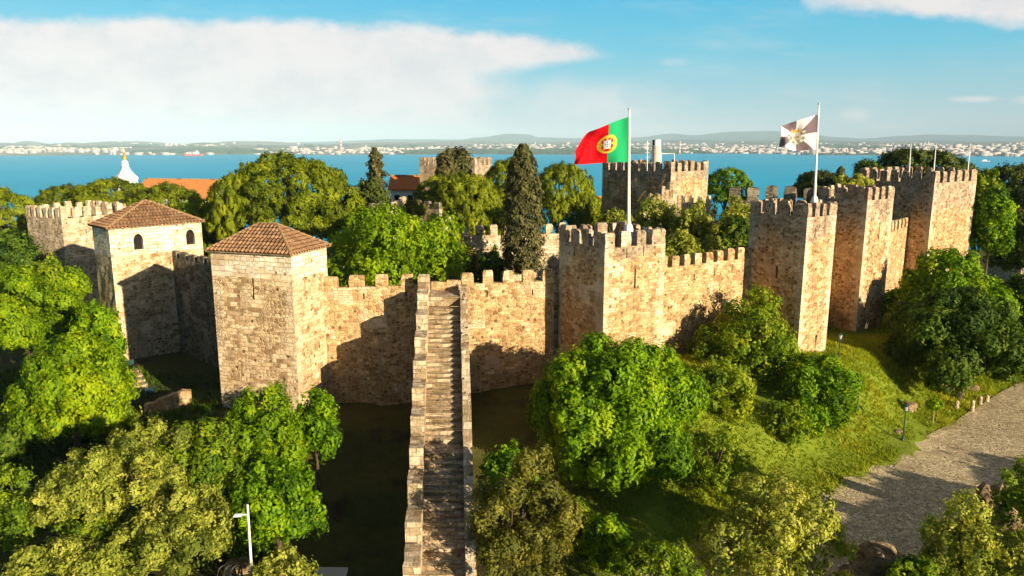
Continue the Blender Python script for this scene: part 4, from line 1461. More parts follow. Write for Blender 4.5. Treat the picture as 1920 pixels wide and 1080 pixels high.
def crown_blobs(kind, rx, ry, rz, rg):
    """list of (centre xyz, radii xyz) relative to the crown centre"""
    out = []
    R3 = np.array([rx, ry, rz])
    if kind == 'pine':
        sp_ = 2.15 * (0.8 + rx / 40)
        n = int(np.clip(2 * math.pi * rx * ry * 0.95 / (sp_ * sp_), 22, 190))
        for i in range(n):
            z = 1 - (i + 0.5) / n * 1.2
            th = i * 2.399963 + rg.uniform(-.35, .35)
            q = math.sqrt(max(0, 1 - z * z))
            d = np.array([q * math.cos(th), q * math.sin(th), z])
            k = rg.uniform(0.84, 1.0)
            r = sp_ * rg.uniform(0.48, 0.68)
            c = np.array([d[0] * rx, d[1] * ry, (d[2] * 1.5 - 0.55) * rz]) * k
            out.append((c, np.array([r * 1.2, r * 1.2, r * 0.78])))
        out.append((np.array([0, 0, -rz * 0.05]), np.array([rx * .7, ry * .7, rz * .5])))
    elif kind in ('broad', 'olive', 'bush'):
        n = {'broad': 36, 'olive': 34, 'bush': 18}[kind]
        f = {'broad': 0.29, 'olive': 0.20, 'bush': 0.36}[kind]
        out.append((np.zeros(3), R3 * (0.52 if kind != 'olive' else 0.25)))
        for i in range(n):
            z = 1 - (i + 0.5) / n * 1.5
            th = i * 2.399963 + rg.uniform(-.4, .4)
            q = math.sqrt(max(0, 1 - z * z))
            d = np.array([q * math.cos(th), q * math.sin(th), z])
            k = rg.uniform(0.50, 0.98) if kind != 'olive' else rg.uniform(0.42, 0.98)
            g = f * rg.uniform(0.6, 1.3)
            rr_ = np.array([rx, ry, max(rz, rx * .55)]) * g
            if kind == 'olive': rr_ = np.full(3, (rx * ry) ** .5 * g)
            out.append((d * R3 * k, rr_))
    return out


def crown(kind, name, rx, ry, rz, mat, seed, leaf=0.26, dens=1.0, cr=0.5):
    rg = np.random.default_rng(seed)
    P_, N_, T_ = [], [], []
    ends = []
    if kind in ('cypress', 'conifer'):
        H2 = rz * 2
        n = int((H2 * 2 * math.pi * rx * 0.7) / (leaf * leaf) * 2.0 * dens)
        z = rg.random(n) ** (1.0 if kind == 'cypress' else 1.25)
        th = rg.uniform(0, 2 * math.pi, n)
        if kind == 'cypress':
            r = np.interp(z, [0, .06, .2, .45, .7, .88, 1.0], [.6, .92, 1.0, .97, .82, .58, .16]) * rx
            lump = 1 + 0.16 * np.sin(th * 5 + z * 22 + 2 * np.sin(z * 31)) + 0.08 * np.sin(th * 9 - z * 43)
            r = r * lump * rg.uniform(0.72, 1.04, n)
        else:
            r = np.interp(z, [0, .15, .5, .85, 1.0], [.75, 1.0, .72, .5, .12]) * rx
            whorl = 0.5 + 0.5 * np.cos(z * 42 + np.sin(th * 2) * 1.5)
            arm = 0.55 + 0.45 * np.cos(th * 5 + np.floor(z * 6.7) * 1.9)
            r = r * (0.35 + 0.65 * whorl * arm + .1) * rg.uniform(0.55, 1.0, n)
        pos = np.stack([np.cos(th) * r, np.sin(th) * r * ry / rx, z * H2 - rz], -1)
        nr = np.stack([np.cos(th), np.sin(th), np.full(n, 0.35)], -1) + rg.normal(size=(n, 3)) * 0.4
        tint = np.clip(0.5 + 0.25 * np.sin(th * 5 + z * 22) + rg.normal(size=n) * 0.2, 0, 1)
        return leaves_mesh(name, pos, nr, leaf, tint, rg, 0.5, (0, 0, 1) if kind == 'cypress' else None), [(0, 0, 0)]
    blobs = crown_blobs(kind, rx, ry, rz, rg)
    C = np.array([b[0] for b in blobs]); R = np.array([b[1] for b in blobs])
    for bi, (c, r) in enumerate(blobs):
        rm = (r[0] * r[1] * r[2]) ** (1 / 3)
        nc = max(5, int(4 * math.pi * rm * rm / (cr * cr * 2.2) * dens))
        d = unit(nc, rg)
        if kind == 'pine':
            oc = c / (np.linalg.norm(c) + 1e-6)
            d = d[(d @ oc > -0.15) & (d[:, 2] > -0.75)]
        elif kind != 'bush': d = d[d[:, 2] > -0.75]
        cp = c + d * r * rg.uniform(0.78, 1.10, (len(d), 1))
        # drop clumps buried in other blobs
        q = ((cp[:, None, :] - C[None]) / R[None])
        dist = np.sqrt((q ** 2).sum(-1)); dist[:, bi] = 9
        keep = dist.min(1) > 0.80
        cp, d = cp[keep], d[keep]
        if not len(cp): continue
        m = int(np.clip(5.2 * (cr / leaf) ** 2 * (0.9 if kind != 'olive' else 0.8), 8, 60))
        k = len(cp)
        crr = cr * rg.uniform(0.65, 1.25, k)
        off = rg.normal(size=(k, m, 3)) * (crr[:, None, None] * 0.48)
        pos = cp[:, None, :] + off
        kd, ko, kr = (1.5, 0.5, 0.33) if kind == 'pine' else (0.95, 0.8, 0.38)
        nr = d[:, None, :] * kd + off / crr[:, None, None] * ko + rg.normal(size=(k, m, 3)) * kr + np.array([0, 0, 0.12])
        tn = np.clip(0.45 + rg.normal(size=(k, 1)) * 0.17 + rg.normal(size=(k, m)) * 0.16 + rg.normal() * 0.15, 0, 1)
        P_.append(pos.reshape(-1, 3)); N_.append(nr.reshape(-1, 3)); T_.append(tn.ravel())
        if bi < 9: ends.append(tuple(c))
    pos = np.concatenate(P_); nr = np.concatenate(N_); tn = np.concatenate(T_)
    for ax, r_ in ((0, rx), (1, ry), (2, rz)):
        lo, hi = np.percentile(pos[:, ax], (0.1, 99.9))
        k_ = 2 * r_ / (hi - lo); mid = (lo + hi) / 2
        pos[:, ax] = (pos[:, ax] - mid) * k_
        ends = [tuple((e[i] - mid) * k_ if i == ax else e[i] for i in range(3)) for e in ends]
    return leaves_mesh(name, pos, nr, leaf, tn, rg, 0.55), ends


def trunk_mesh(name, base, top, ends, r0, rg):
    m = MB()
    base = Vector(base); top = Vector(top)
    n = 5
    pts = []
    for k in range(n + 1):
        t = k / n
        q = base.lerp(top, t)
        q.x += math.sin(t * 3 + r0 * 9) * r0 * 1.2 * t; q.y += math.cos(t * 2.3 + r0 * 5) * r0 * t
        pts.append(q)
    rad = [r0 * (1.35 if k == 0 else 1.0) * (1 - 0.55 * k / n) for k in range(n + 1)]
    m.tube(pts, rad, 8)
    for e in ends[:8]:
        s = pts[3].lerp(pts[5], rg.random())
        e = Vector(e)
        mid = s.lerp(e, 0.5) + Vector((rg.uniform(-.3, .3), rg.uniform(-.3, .3), -0.12 * (e - s).length))
        m.tube([s, mid, e], [r0 * 0.45, r0 * 0.3, r0 * 0.1], 6)
    return m


PROTO = {}


def tree(kind, name, label, group, u0, u1, v0, v1, zc, mat, seed=1, leaf=None, dens=1.0, cr=None, share=None, cat='tree', hscale=1.0, trunk_r=None, dscale=1.0, ground=False):
    if ground:
        q_ = Pt((u0 + u1) / 2, v1 - 0.12 * (v1 - v0)); zc = proj(q_)[2]
    uc, vc = (u0 + u1) / 2, (v0 + v1) / 2
    W = (u1 - u0) / F * zc
    Hp = (v1 - v0) / F * zc
    if kind == 'pine':
        leaf = 0.155; cr = 0.36; dens = dens * 0.75
    al = PITCH + math.atan((vc - 540) / F)
    h2 = Hp ** 2 - (W * dscale * math.sin(al)) ** 2
    hh = max(math.sqrt(max(h2, 0)) / math.cos(al), 0.42 * W) * hscale
    c = P(uc, vc, zc)
    if leaf is None: leaf = 0.20 + 0.0016 * (zc - 40)
    if cr is None: cr = 0.46 + 0.002 * (zc - 40)
    if kind != 'pine':
        leaf *= 0.86
    if kind == 'olive':
        cr *= 0.78; leaf *= 0.92
    gx, gy = c.x, c.y
    gz = H(gx, gy) - 0.15
    rnd = random.Random(seed)
    t = thing(name, label, cat, (gx, gy, gz), 0, group)
    if share and share in PROTO:
        me, ends, (rx0, ry0, rz0) = PROTO[share]
        o = bpy.data.objects.new('crown', me); COL.objects.link(o)
        sx, sy, sz = W / 2 / rx0, W * dscale / 2 / ry0, hh / 2 / rz0
        o.scale = (sx, sy, sz)
        ends = [(e[0] * sx, e[1] * sy, e[2] * sz) for e in ends]
    else:
        me, ends = crown(kind, name + '_crown', W / 2, W * dscale / 2, hh / 2, mat, seed, leaf, dens, cr)
        me.materials.append(mat)
        o = bpy.data.objects.new('crown', me); COL.objects.link(o)
        if share: PROTO[share] = (me, ends, (W / 2, W * dscale / 2, hh / 2))
    o.parent = t
    o.location = c - Vector((gx, gy, gz))
    if share:
        # turn the copies so that no two look alike
        o.rotation_euler.z = 0.0 if abs(dscale - 1) > .05 else rnd.uniform(0, 6.28)
        if o.rotation_euler.z:
            sxy = (o.scale[0] + o.scale[1]) / 2; o.scale = (sxy, sxy, o.scale[2])
            ca, sa = math.cos(o.rotation_euler.z), math.sin(o.rotation_euler.z)
            ends = [(e[0] * ca - e[1] * sa, e[0] * sa + e[1] * ca, e[2]) for e in ends]
    r0 = trunk_r or max(0.07, 0.028 * W + 0.05)
    topc = c + Vector((0, 0, -hh * 0.12))
    ends_w = [(c.x + e[0] * .9, c.y + e[1] * .9, c.z + e[2] * .9) for e in ends]
    tm = trunk_mesh('trunk', (gx, gy, gz), topc, ends_w if kind not in ('cypress', 'conifer') else [], r0, rnd)
    tm.build('trunk', M_bark, t, True)
    return t


G_BACK = 'trees inside and behind the castle'
G_FRONT = 'trees below the castle walls'
G_SHRUB = 'shrubs in the foreground'

# ---- behind and inside the walls
tree('pine', 'pine_tree', 'bright pine at the left edge beyond the pale tower', G_BACK, -110, 92, 350, 490, 112, L_pine, 1, leaf=.30, cr=.62, share='pineA')
tree('pine', 'pine_tree', 'low pine showing over the merlons of the far left pale tower', G_BACK, 52, 205, 346, 440, 124, L_pine, 2, share='pineA')
tree('pine', 'pine_tree', 'wide pine below the white church spire', G_BACK, 118, 305, 334, 440, 120, L_pine, 3, leaf=.30, cr=.62, share='pineB')
tree('pine', 'pine_tree', 'pine behind the arched window tower roof, below the orange roof', G_BACK, 225, 405, 343, 460, 114, L_pine, 4, share='pineA')
tree('broad', 'leafy_tree', 'yellow green tree between the two tiled tower roofs', G_BACK, 325, 450, 366, 490, 98, L_mid, 5, leaf=.28)
tree('pine', 'umbrella_pine', 'biggest umbrella pine, wide dome behind the two roofed towers', G_BACK, 402, 690, 288, 452, 97, L_pine, 6, leaf=.27, cr=.55, dens=1.15)
tree('pine', 'umbrella_pine', 'left lower shoulder of pine crown beside the biggest umbrella pine', G_BACK, 385, 500, 325, 440, 92, L_pine, 26, share='pineB')
tree('conifer', 'conifer', 'tall narrow ragged conifer right of the biggest umbrella pine', G_BACK, 672, 738, 279, 395, 108, L_cyp, 7, leaf=.34, dens=1.5)
tree('broad', 'leafy_tree', 'dark bushy tree at the foot of the ragged conifer', G_BACK, 655, 735, 335, 400, 103, L_pined, 8, leaf=.3)
tree('broad', 'leafy_tree', 'spreading bright green tree just behind the front wall merlons', G_BACK, 618, 878, 384, 545, 79, L_lime, 9, leaf=.21, dens=0.65)
tree('olive', 'small_tree', 'reddish green small tree before the stepped inner wall', G_BACK, 752, 800, 372, 415, 95, L_brown, 10, leaf=.26)
tree('pine', 'umbrella_pine', 'round pine with dark shaded flank left of the cypress', G_BACK, 790, 952, 325, 448, 107, L_pine, 11, share='pineB')
tree('pine', 'umbrella_pine', 'smaller round pine right of the white house with orange roof', G_BACK, 768, 890, 328, 410, 114, L_pine, 12, share='pineA')
tree('broad', 'dark_tree', 'low rounded dark tree in front of the distant tower, left lobe', G_BACK, 816, 862, 278, 340, 122, L_cyp, 13, leaf=.36, dens=1.6)
tree('broad', 'dark_tree', 'rounded dark tree in front of the distant tower, right lobe', G_BACK, 844, 886, 276, 340, 123, L_cyp, 14, leaf=.36, dens=1.6)
tree('pine', 'umbrella_pine', 'bright pine directly left of the cypress top by the distant tower', G_BACK, 898, 1010, 297, 400, 118, L_pine, 15, share='pineA')
tree('pine', 'umbrella_pine', 'wide pine right of the cypress, under the red and green flag', G_BACK, 985, 1126, 306, 425, 112, L_pine, 16, share='pineB')
tree('cypress', 'cypress', 'tall dark cypress column in the middle of the castle', G_BACK, 942, 1018, 274, 512, 80, L_cyp, 17, leaf=.22, dens=1.6)
tree('olive', 'olive_tree', 'yellow olive tree right of the red and green flag pole', G_BACK, 1185, 1290, 368, 470, 88, L_olive, 18, leaf=.24)
tree('olive', 'olive_tree', 'largest yellow olive tree behind the sunlit curtain wall', G_BACK, 1255, 1362, 376, 490, 84, L_olive, 19, leaf=.24)
tree('olive', 'olive_tree', 'yellow olive tree touching the tall right tower', G_BACK, 1330, 1420, 366, 450, 92, L_olive, 20, leaf=.25)
tree('broad', 'dark_tree', 'dark tree in shade below the olive trees by the tall right tower', G_BACK, 1335, 1425, 405, 500, 86, L_dark, 21, leaf=.26)
tree('olive', 'olive_tree', 'low yellow shrub just over the merlons right of the flag tower', G_BACK, 1238, 1318, 430, 505, 78, L_olive, 22, leaf=.23)
tree('olive', 'olive_tree', 'small olive bush behind the merlons left of the red and green flag pole', G_BACK, 1120, 1185, 390, 440, 86, L_olive, 23, leaf=.25)
tree('pine', 'pine_tree', 'green pine at the right side of the keep against the water', G_BACK, 1312, 1412, 314, 385, 130, L_broad, 24, share='pineC', leaf=.32, cr=.6)
tree('pine', 'pine_tree', 'dark low pine beside the small cypress left of the poles tower', G_BACK, 1485, 1600, 320, 372, 118, L_pined, 25, share='pineD', leaf=.32, cr=.6)
tree('cypress', 'cypress', 'tiny dark cypress between the white flag pole and the poles tower', G_BACK, 1568, 1584, 313, 345, 122, L_cyp, 27, leaf=.26, dens=1.6)
tree('olive', 'small_tree', 'yellow green treetop just above the second right tower', G_BACK, 1570, 1632, 326, 362, 104, L_olive, 28, leaf=.26)
tree('broad', 'small_tree', 'feathery dark treetop left behind the poles tower', G_BACK, 1600, 1650, 298, 345, 135, L_dark, 29, leaf=.32)
tree('pine', 'umbrella_pine', 'flat dark pine showing over the poles tower', G_BACK, 1632, 1822, 290, 345, 142, L_pined, 30, share='pineD')
tree('pine', 'umbrella_pine', 'dark pine at the right edge behind the poles tower', G_BACK, 1822, 1990, 305, 400, 138, L_pined, 31, share='pineD')
tree('broad', 'leafy_tree', 'bright green tree hugging the right side of the poles tower', G_BACK, 1812, 1880, 318, 430, 112, L_mid, 32, leaf=.28)
tree('broad', 'leafy_tree', 'bright ivy clad tree low beside the poles tower, right edge', G_BACK, 1822, 1898, 350, 480, 108, L_broad, 33, leaf=.28)
tree('broad', 'dark_tree', 'dark tree mass at the right edge below the terracotta wall', G_BACK, 1868, 2010, 400, 510, 112, L_dark, 34, leaf=.3)
tree('pine', 'pine_tree', 'dark pine at far right under the terracotta wall', G_BACK, 1875, 2000, 350, 430, 125, L_pined, 35, share='pineD')
tree('broad', 'dark_tree', 'shaded tree at the left edge below the bright pine', G_BACK, -40, 80, 430, 530, 95, L_dark, 36, leaf=.3)

tree('broad', 'dark_tree', 'shaded bush at the foot of the tall cypress, above the stair head', G_BACK, 892, 950, 462, 540, 79, L_dark, 37, leaf=.25)
tree('bush', 'small_tree', 'pale straw coloured bush between the stair head and the inner wall', G_BACK, 858, 902, 458, 535, 84, L_brown, 38, leaf=.25)
tree('pine', 'pine_tree', 'pine filling the gap between the big umbrella pine and the white house', G_BACK, 640, 728, 350, 440, 118, L_pine, 39, share='pineB')
tree('pine', 'pine_tree', 'pine behind the bright tree, left of the cypress', G_BACK, 840, 985, 345, 450, 122, L_pine, 82, share='pineA')
tree('pine', 'pine_tree', 'low pine at the left foot of the keep', G_BACK, 1040, 1150, 362, 440, 126, L_pine, 87, share='pineA')
tree('pine', 'pine_tree', 'pine under the big umbrella pine, seen between the roofed towers', G_BACK, 560, 690, 372, 450, 112, L_pine, 88, share='pineB')
# ---- right slope
tree('broad', 'leafy_tree', 'bright green tree high on the right slope in front of the poles tower', G_FRONT, 1682, 1885, 468, 640, 86, L_broad, 40, leaf=.24, dens=1.1)
tree('broad', 'dark_tree', 'big dark green tree at the right edge beside the road', G_FRONT, 1690, 1930, 545, 716, 76, L_dark, 41, leaf=.22, dens=1.25)
tree('broad', 'dark_tree', 'dark tree at the right edge behind the big dark green tree', G_FRONT, 1865, 2020, 510, 660, 84, L_dark, 42, leaf=.25)
tree('broad', 'leafy_tree', 'loose light tree leaning against the sunlit curtain wall', G_FRONT, 1294, 1488, 540, 712, 66, L_mid, 43, leaf=.19, dens=0.55, cr=.5, ground=True)
tree('bush', 'shrub', 'low shrub under the loose light tree by the curtain wall', G_FRONT, 1296, 1412, 678, 782, 62, L_mid, 44, leaf=.19, dens=0.8, cat='shrub', ground=True)
tree('bush', 'shrub', 'green shrub at the foot of the tall right tower', G_FRONT, 1466, 1606, 664, 816, 62.5, L_broad, 45, leaf=.19, dens=0.85, cat='shrub', ground=True)
tree('bush', 'shrub', 'scrubby shrub on the grass bank below the tall right tower', G_FRONT, 1425, 1520, 748, 832, 58.5, L_mid, 46, leaf=.18, dens=0.45, cat='shrub', ground=True)
tree('broad', 'leafy_tree', 'large round bright green tree in the centre foreground', G_FRONT, 996, 1318, 626, 908, 56, L_broad, 47, leaf=.185, dens=1.35, cr=.48, hscale=.95)
tree('olive', 'olive_shrub', 'wide pale olive shrub right of the big round tree', G_SHRUB, 1300, 1580, 885, 1110, 45, L_olive, 48, leaf=.15, dens=0.75, cr=.42, cat='shrub')
tree('olive', 'olive_shrub', 'loose yellow shrub on the bank touching the big round tree', G_SHRUB, 1258, 1420, 788, 935, 51, L_mid, 49, leaf=.16, dens=0.6, cr=.42, cat='shrub', ground=True)
tree('olive', 'bronze_shrub', 'brown green shrub right beside the staircase foot', G_SHRUB, 856, 1086, 850, 1130, 41.5, L_brown, 50, leaf=.14, dens=1.1, cr=.40, cat='shrub')
tree('broad', 'fig_tree', 'small fresh green fig beside the staircase parapet', G_SHRUB, 895, 1010, 832, 940, 47, L_broad, 51, leaf=.19, dens=0.8, cr=.45)
tree('bush', 'shrub', 'low fresh green shrub under the big round tree near the cobbles', G_SHRUB, 1085, 1185, 965, 1075, 45, L_broad, 80, leaf=.16, dens=.6, cr=.4, cat='shrub', ground=True)
tree('bush', 'shrub', 'small green shrub at the bank foot between round tree and brown shrub', G_SHRUB, 1040, 1110, 930, 1010, 48, L_mid, 81, leaf=.16, dens=.6, cr=.4, cat='shrub', ground=True)
tree('olive', 'olive_shrub', 'olive shrub in the lower right corner before the rocks', G_SHRUB, 1725, 1900, 930, 1110, 40.5, L_olive, 52, leaf=.14, dens=.9, cr=.38, cat='shrub')
tree('olive', 'olive_shrub', 'olive shrub at the right edge above the corner rocks', G_SHRUB, 1868, 2030, 860, 1000, 43, L_mid, 53, leaf=.15, dens=.9, cr=.4, cat='shrub')
tree('olive', 'olive_shrub', 'small shrub at the bottom edge between road and corner rocks', G_SHRUB, 1660, 1760, 1035, 1110, 39.5, L_mid, 54, leaf=.14, dens=.8, cr=.36, cat='shrub')
tree('olive', 'olive_shrub', 'dark shrub at the bottom right corner of the picture', G_SHRUB, 1850, 1990, 985, 1120, 39, L_olive, 55, leaf=.14, dens=.8, cr=.38, cat='shrub')
tree('olive', 'olive_shrub', 'olive shrub at the bottom edge hiding the lower end of the road', G_SHRUB, 1150, 1320, 1005, 1120, 42.5, L_mid, 89, leaf=.14, dens=.7, cr=.4, cat='shrub')
# beyond the right edge: these shade the near part of the road
tree('broad', 'leafy_tree', 'tree beyond the right edge, its shade lying on the near road', G_FRONT, 2270, 2525, 925, 1090, 44, L_mid, 56, leaf=.3, share='offA')
tree('broad', 'leafy_tree', 'second tree beyond the right edge, shading the road bend', G_FRONT, 2480, 2740, 880, 1050, 47, L_mid, 57, leaf=.3, share='offA')
tree('broad', 'leafy_tree', 'third tree beyond the right edge, farthest along the shaded road', G_FRONT, 2620, 2860, 850, 1010, 51, L_mid, 58, leaf=.3, share='offA')
# ---- left slope
tree('broad', 'leafy_tree', 'bright lime tree at the left edge, upper one', G_FRONT, -60, 155, 498, 650, 76, L_lime, 60, leaf=.21, dens=1.25, cr=.52)
tree('broad', 'leafy_tree', 'bright lime tree in front left of the arched window tower', G_FRONT, 24, 238, 622, 808, 57, L_lime, 61, leaf=.20, dens=1.3, cr=.5)
tree('broad', 'leafy_tree', 'small lime crown cut by the left edge below the others', G_FRONT, -110, 30, 770, 880, 58, L_lime, 62, leaf=.2, dens=1.2)
tree('broad', 'small_tree', 'small shaded tree between pale tower and upper lime tree', G_FRONT, 48, 132, 478, 580, 78, L_mid, 63, leaf=.24)
tree('broad', 'small_tree', 'slim green tree behind the lime tree touching the arched window tower', G_FRONT, 135, 235, 565, 690, 69, L_broad, 64, leaf=.22, dens=.9)
tree('bush', 'shrub', 'sunny shrub left of the low stub wall', G_FRONT, 165, 262, 735, 830, 58, L_mid, 65, leaf=.2, cat='shrub', ground=True)
tree('olive', 'olive_shrub', 'largest yellow olive shrub in the lower left, topmost of the group', G_SHRUB, 165, 352, 795, 945, 45, L_olive, 66, leaf=.135, dens=1.2, cr=.40, cat='shrub')
tree('olive', 'olive_shrub', 'small yellow olive shrub on the left flank of the group', G_SHRUB, 70, 218, 850, 975, 44, L_olive, 83, leaf=.135, dens=1.1, cr=.40, cat='shrub')
tree('olive', 'olive_shrub', 'broad yellow olive shrub nearest the tall street lamp', G_SHRUB, 205, 432, 900, 1065, 42.5, L_olive, 84, leaf=.135, dens=1.1, cr=.40, cat='shrub')
tree('olive', 'dark_shrub', 'thin twiggy shrub in the gap between the yellow olive shrubs', G_SHRUB, 95, 240, 950, 1040, 43, L_mid, 85, leaf=.13, dens=.6, cr=.36, cat='shrub')
tree('olive', 'olive_shrub', 'yellow shrub at the very bottom left corner', G_SHRUB, 20, 230, 1000, 1150, 40, L_olive, 67, leaf=.14, dens=1.0, cr=.4, cat='shrub')
tree('olive', 'dark_shrub', 'dusky shrub at the left edge beside the yellow olive shrub', G_SHRUB, -30, 120, 870, 1030, 45, L_mid, 68, leaf=.15, dens=.7, cr=.42, cat='shrub')
tree('broad', 'leafy_tree', 'bright tree standing before the foremost roofed tower', G_FRONT, 420, 572, 722, 905, 50, L_lime, 69, leaf=.165, dens=.85, cr=.46)
tree('broad', 'leafy_tree', 'dark green tree right behind the bright tree, at the tower corner', G_FRONT, 540, 642, 730, 860, 52, L_broad, 86, leaf=.165, dens=.7, cr=.42)
tree('broad', 'leafy_tree', 'lower bright tree above the lamp post with drooping edge', G_FRONT, 425, 610, 850, 1010, 46.5, L_broad, 70, leaf=.165, dens=.9, cr=.44)
tree('broad', 'dark_shrub', 'darker green shrub between yellow olive shrub and bright tree', G_SHRUB, 300, 478, 785, 990, 47.5, L_mid, 71, leaf=.155, dens=1.1, cr=.42, cat='shrub')
tree('olive', 'olive_shrub', 'greyish shrub at the bottom edge right of the lamp post', G_SHRUB, 468, 602, 1025, 1120, 41, L_olive, 72, leaf=.14, dens=.9, cr=.38, cat='shrub')
tree('bush', 'shrub', 'low fresh green plants beside the lamp post', G_SHRUB, 425, 520, 960, 1060, 44, L_broad, 73, leaf=.15, dens=.6, cr=.38, cat='shrub', ground=True)
tree('bush', 'shrub', 'dim shrub in shade at the left edge below the lime trees', G_SHRUB, -40, 60, 800, 900, 54, L_dark, 74, leaf=.2, cat='shrub')

# ------------------------------------------------------------------ grass tufts on the bank, one mass
def tufts(name, label, n, region, mat, size, seed):
    rg = np.random.default_rng(seed)
    x0, x1, y0, y1 = region
    X = rg.uniform(x0, x1, n); Y = rg.uniform(y0, y1, n)
    keep = near_road(X, Y) > 0.25 + rg.random(n) * 0.9
    dens = vnoise(X, Y, 4.0, 5) + 0.5 * vnoise(X, Y, 1.3, 6)
    keep &= dens > -0.42
    X, Y = X[keep], Y[keep]
    Z = ground_z(X, Y)
    m = 4
    k = len(X)
    pos = np.repeat(np.stack([X, Y, Z], -1), m, 0)
    s = np.repeat(size * rg.uniform(.6, 1.4, k) * (1 + dens[keep]), m)[:, None]
    th = rg.uniform(0, 6.28, k * m)
    d = np.stack([np.cos(th), np.sin(th), np.zeros(k * m)], -1)
    side = np.stack([-np.sin(th), np.cos(th), np.zeros(k * m)], -1)
    pos = pos + d * s * 0.25
    tip = pos + d * s * 0.7 + np.array([0, 0, 1.0]) * s * rg.uniform(.6, 1.1, (k * m, 1))
    co = np.stack([pos - side * s * .16, pos + side * s * .16, tip], 1).reshape(-1, 3)
    me = bpy.data.meshes.new(name)
    raw_mesh(me, co, np.arange(k * m * 3).reshape(-1, 3))
    at = me.attributes.new('tint', 'FLOAT', 'POINT')
    tn = np.clip(np.repeat(0.5 + dens[keep] * 0.6, m) + rg.normal(size=k * m) * .15, 0, 1)
    at.data.foreach_set('value', np.repeat(tn, 3).astype(np.float32))
    o = link(name, me, mat)
    tag(o, label, 'grass', None, 'stuff')


tufts('grass', 'sunlit rough grass covering the bank below the right towers', 75000, (3, 66, 42, 96), L_grass, 0.27, 3)
tufts('ground_cover', 'low weeds and dim undergrowth on the slope left of the staircase', 12000, (-62, -24, 34, 72), L_dark, 0.36, 4)

# ------------------------------------------------------------------ street furniture and small things
def slope_lamp(ub, vb, vt, label):
    b = Pt(ub, vb)
    top = PY(ub, vt, b.y)
    h = top.z - b.z
    t = thing('lamp_post', label, 'lamp', b, 0, 'green lamp posts on the grass bank')
    m = MB(); m.lathe([(0.16, b.z - .3), (0.16, b.z + .12), (0.09, b.z + .3), (0.06, b.z + .9), (0.045, top.z - .35)], b.x, b.y, 10); m.build('pole', M_lampgreen, t, True)
    m = MB(); m.lathe([(0.06, top.z - .42), (0.12, top.z - .36), (0.17, top.z - .02), (0.20, top.z)], b.x, b.y, 8); m.build('lantern', M_steel, t)
    m = MB(); m.lathe([(0.24, top.z), (0.14, top.z + .1), (0.03, top.z + .2)], b.x, b.y, 8); m.build('lantern_cap', M_lampgreen, t)
    m = MB(); m.tube([(b.x - .28, b.y, top.z - .5), (b.x + .28, b.y, top.z - .5)], .03, 6); m.build('crossbar', M_lampgreen, t)


slope_lamp(1572, 676, 628, 'green lamp post between the bases of two right towers')
slope_lamp(1607, 770, 714, 'green lamp post halfway up the sunny grass bank')
slope_lamp(1692, 830, 762, 'green lamp post on the grass right at the road edge')

# tall lamp in the lower left foreground
b = P(474, 1120, 41.5); b.z = H(b.x, b.y)
top = PY(464, 946, b.y)
t = thing('street_lamp', 'tall pale street lamp in the lower left foreground', 'lamp', b)
m = MB(); m.tube([b - Vector((0, 0, .5)), b.lerp(top, .5), top], [0.085, 0.075, 0.055], 10); m.build('pole', M_white, t, True)
arm = PY(461, 965, b.y)
m = MB(); m.tube([arm + Vector((0.06, 0, 0)), arm + Vector((-.25, -.04, .02))], .035, 8); m.build('arm', M_white, t)
m = MB()
hx = arm + Vector((-.22, -.04, 0))
m.hexa([(hx.x - .42, hx.y - .13, hx.z - .07), (hx.x, hx.y - .1, hx.z - .06), (hx.x, hx.y + .1, hx.z - .06), (hx.x - .42, hx.y + .13, hx.z - .07),
        (hx.x - .36, hx.y - .09, hx.z + .05), (hx.x, hx.y - .07, hx.z + .07), (hx.x, hx.y + .07, hx.z + .07), (hx.x - .36, hx.y + .09, hx.z + .05)])
m.build('lamp_head', M_white, t)


def rock(u, v, w_, h_, label, seed, lift=0.0, mat=None):
    rg = np.random.default_rng(seed)
    c = Pt(u, v)
    n = 260
    import bmesh
    bm = bmesh.new()
    bmesh.ops.create_icosphere(bm, subdivisions=3, radius=1.0)
    ph = rg.uniform(0, 6, 9)
    for vv in bm.verts:
        p = vv.co
        f = 1 + 0.22 * math.sin(p.x * 3.1 + ph[0]) * math.sin(p.y * 2.7 + ph[1]) + 0.16 * math.sin(p.z * 4.3 + ph[2] + p.x * 2) + 0.07 * math.sin(p.x * 9 + ph[3]) * math.sin(p.z * 8 + ph[4])
        q = Vector((p.x * w_ * .5, p.y * w_ * .42, p.z * h_ * .6)) * f
        q.x = round(q.x / .11) * .11 * .4 + q.x * .6
        q.z = round(q.z / .13) * .13 * .4 + q.z * .6
        vv.co = q + c + Vector((0, 0, lift))
    me = bpy.data.meshes.new('rock'); bm.to_mesh(me); bm.free()
    o = link('rock', me, mat or M_rock)
    tag(o, label, 'rock', 'rocks on the slopes')


def rock_mat():
    m, t = new_mat('weathered_rock')
    ob = t.n('ShaderNodeTexCoord').outputs['Object']
    a = t.noise(ob, 1.2, 6.0, 0.7); bq = t.noise(ob, 5.0, 5.0, 0.7)
    col = t.mix(t.smooth(a, .35, .65), (0.20, 0.135, 0.075, 1), (0.46, 0.33, 0.19, 1))
    col = t.mix(t.smooth(bq, .55, .7), col, (0.12, 0.09, 0.06, 1))
    finish(t, col, .95, t.m('ADD', a, bq), 1.0, .25, .1)
    return m


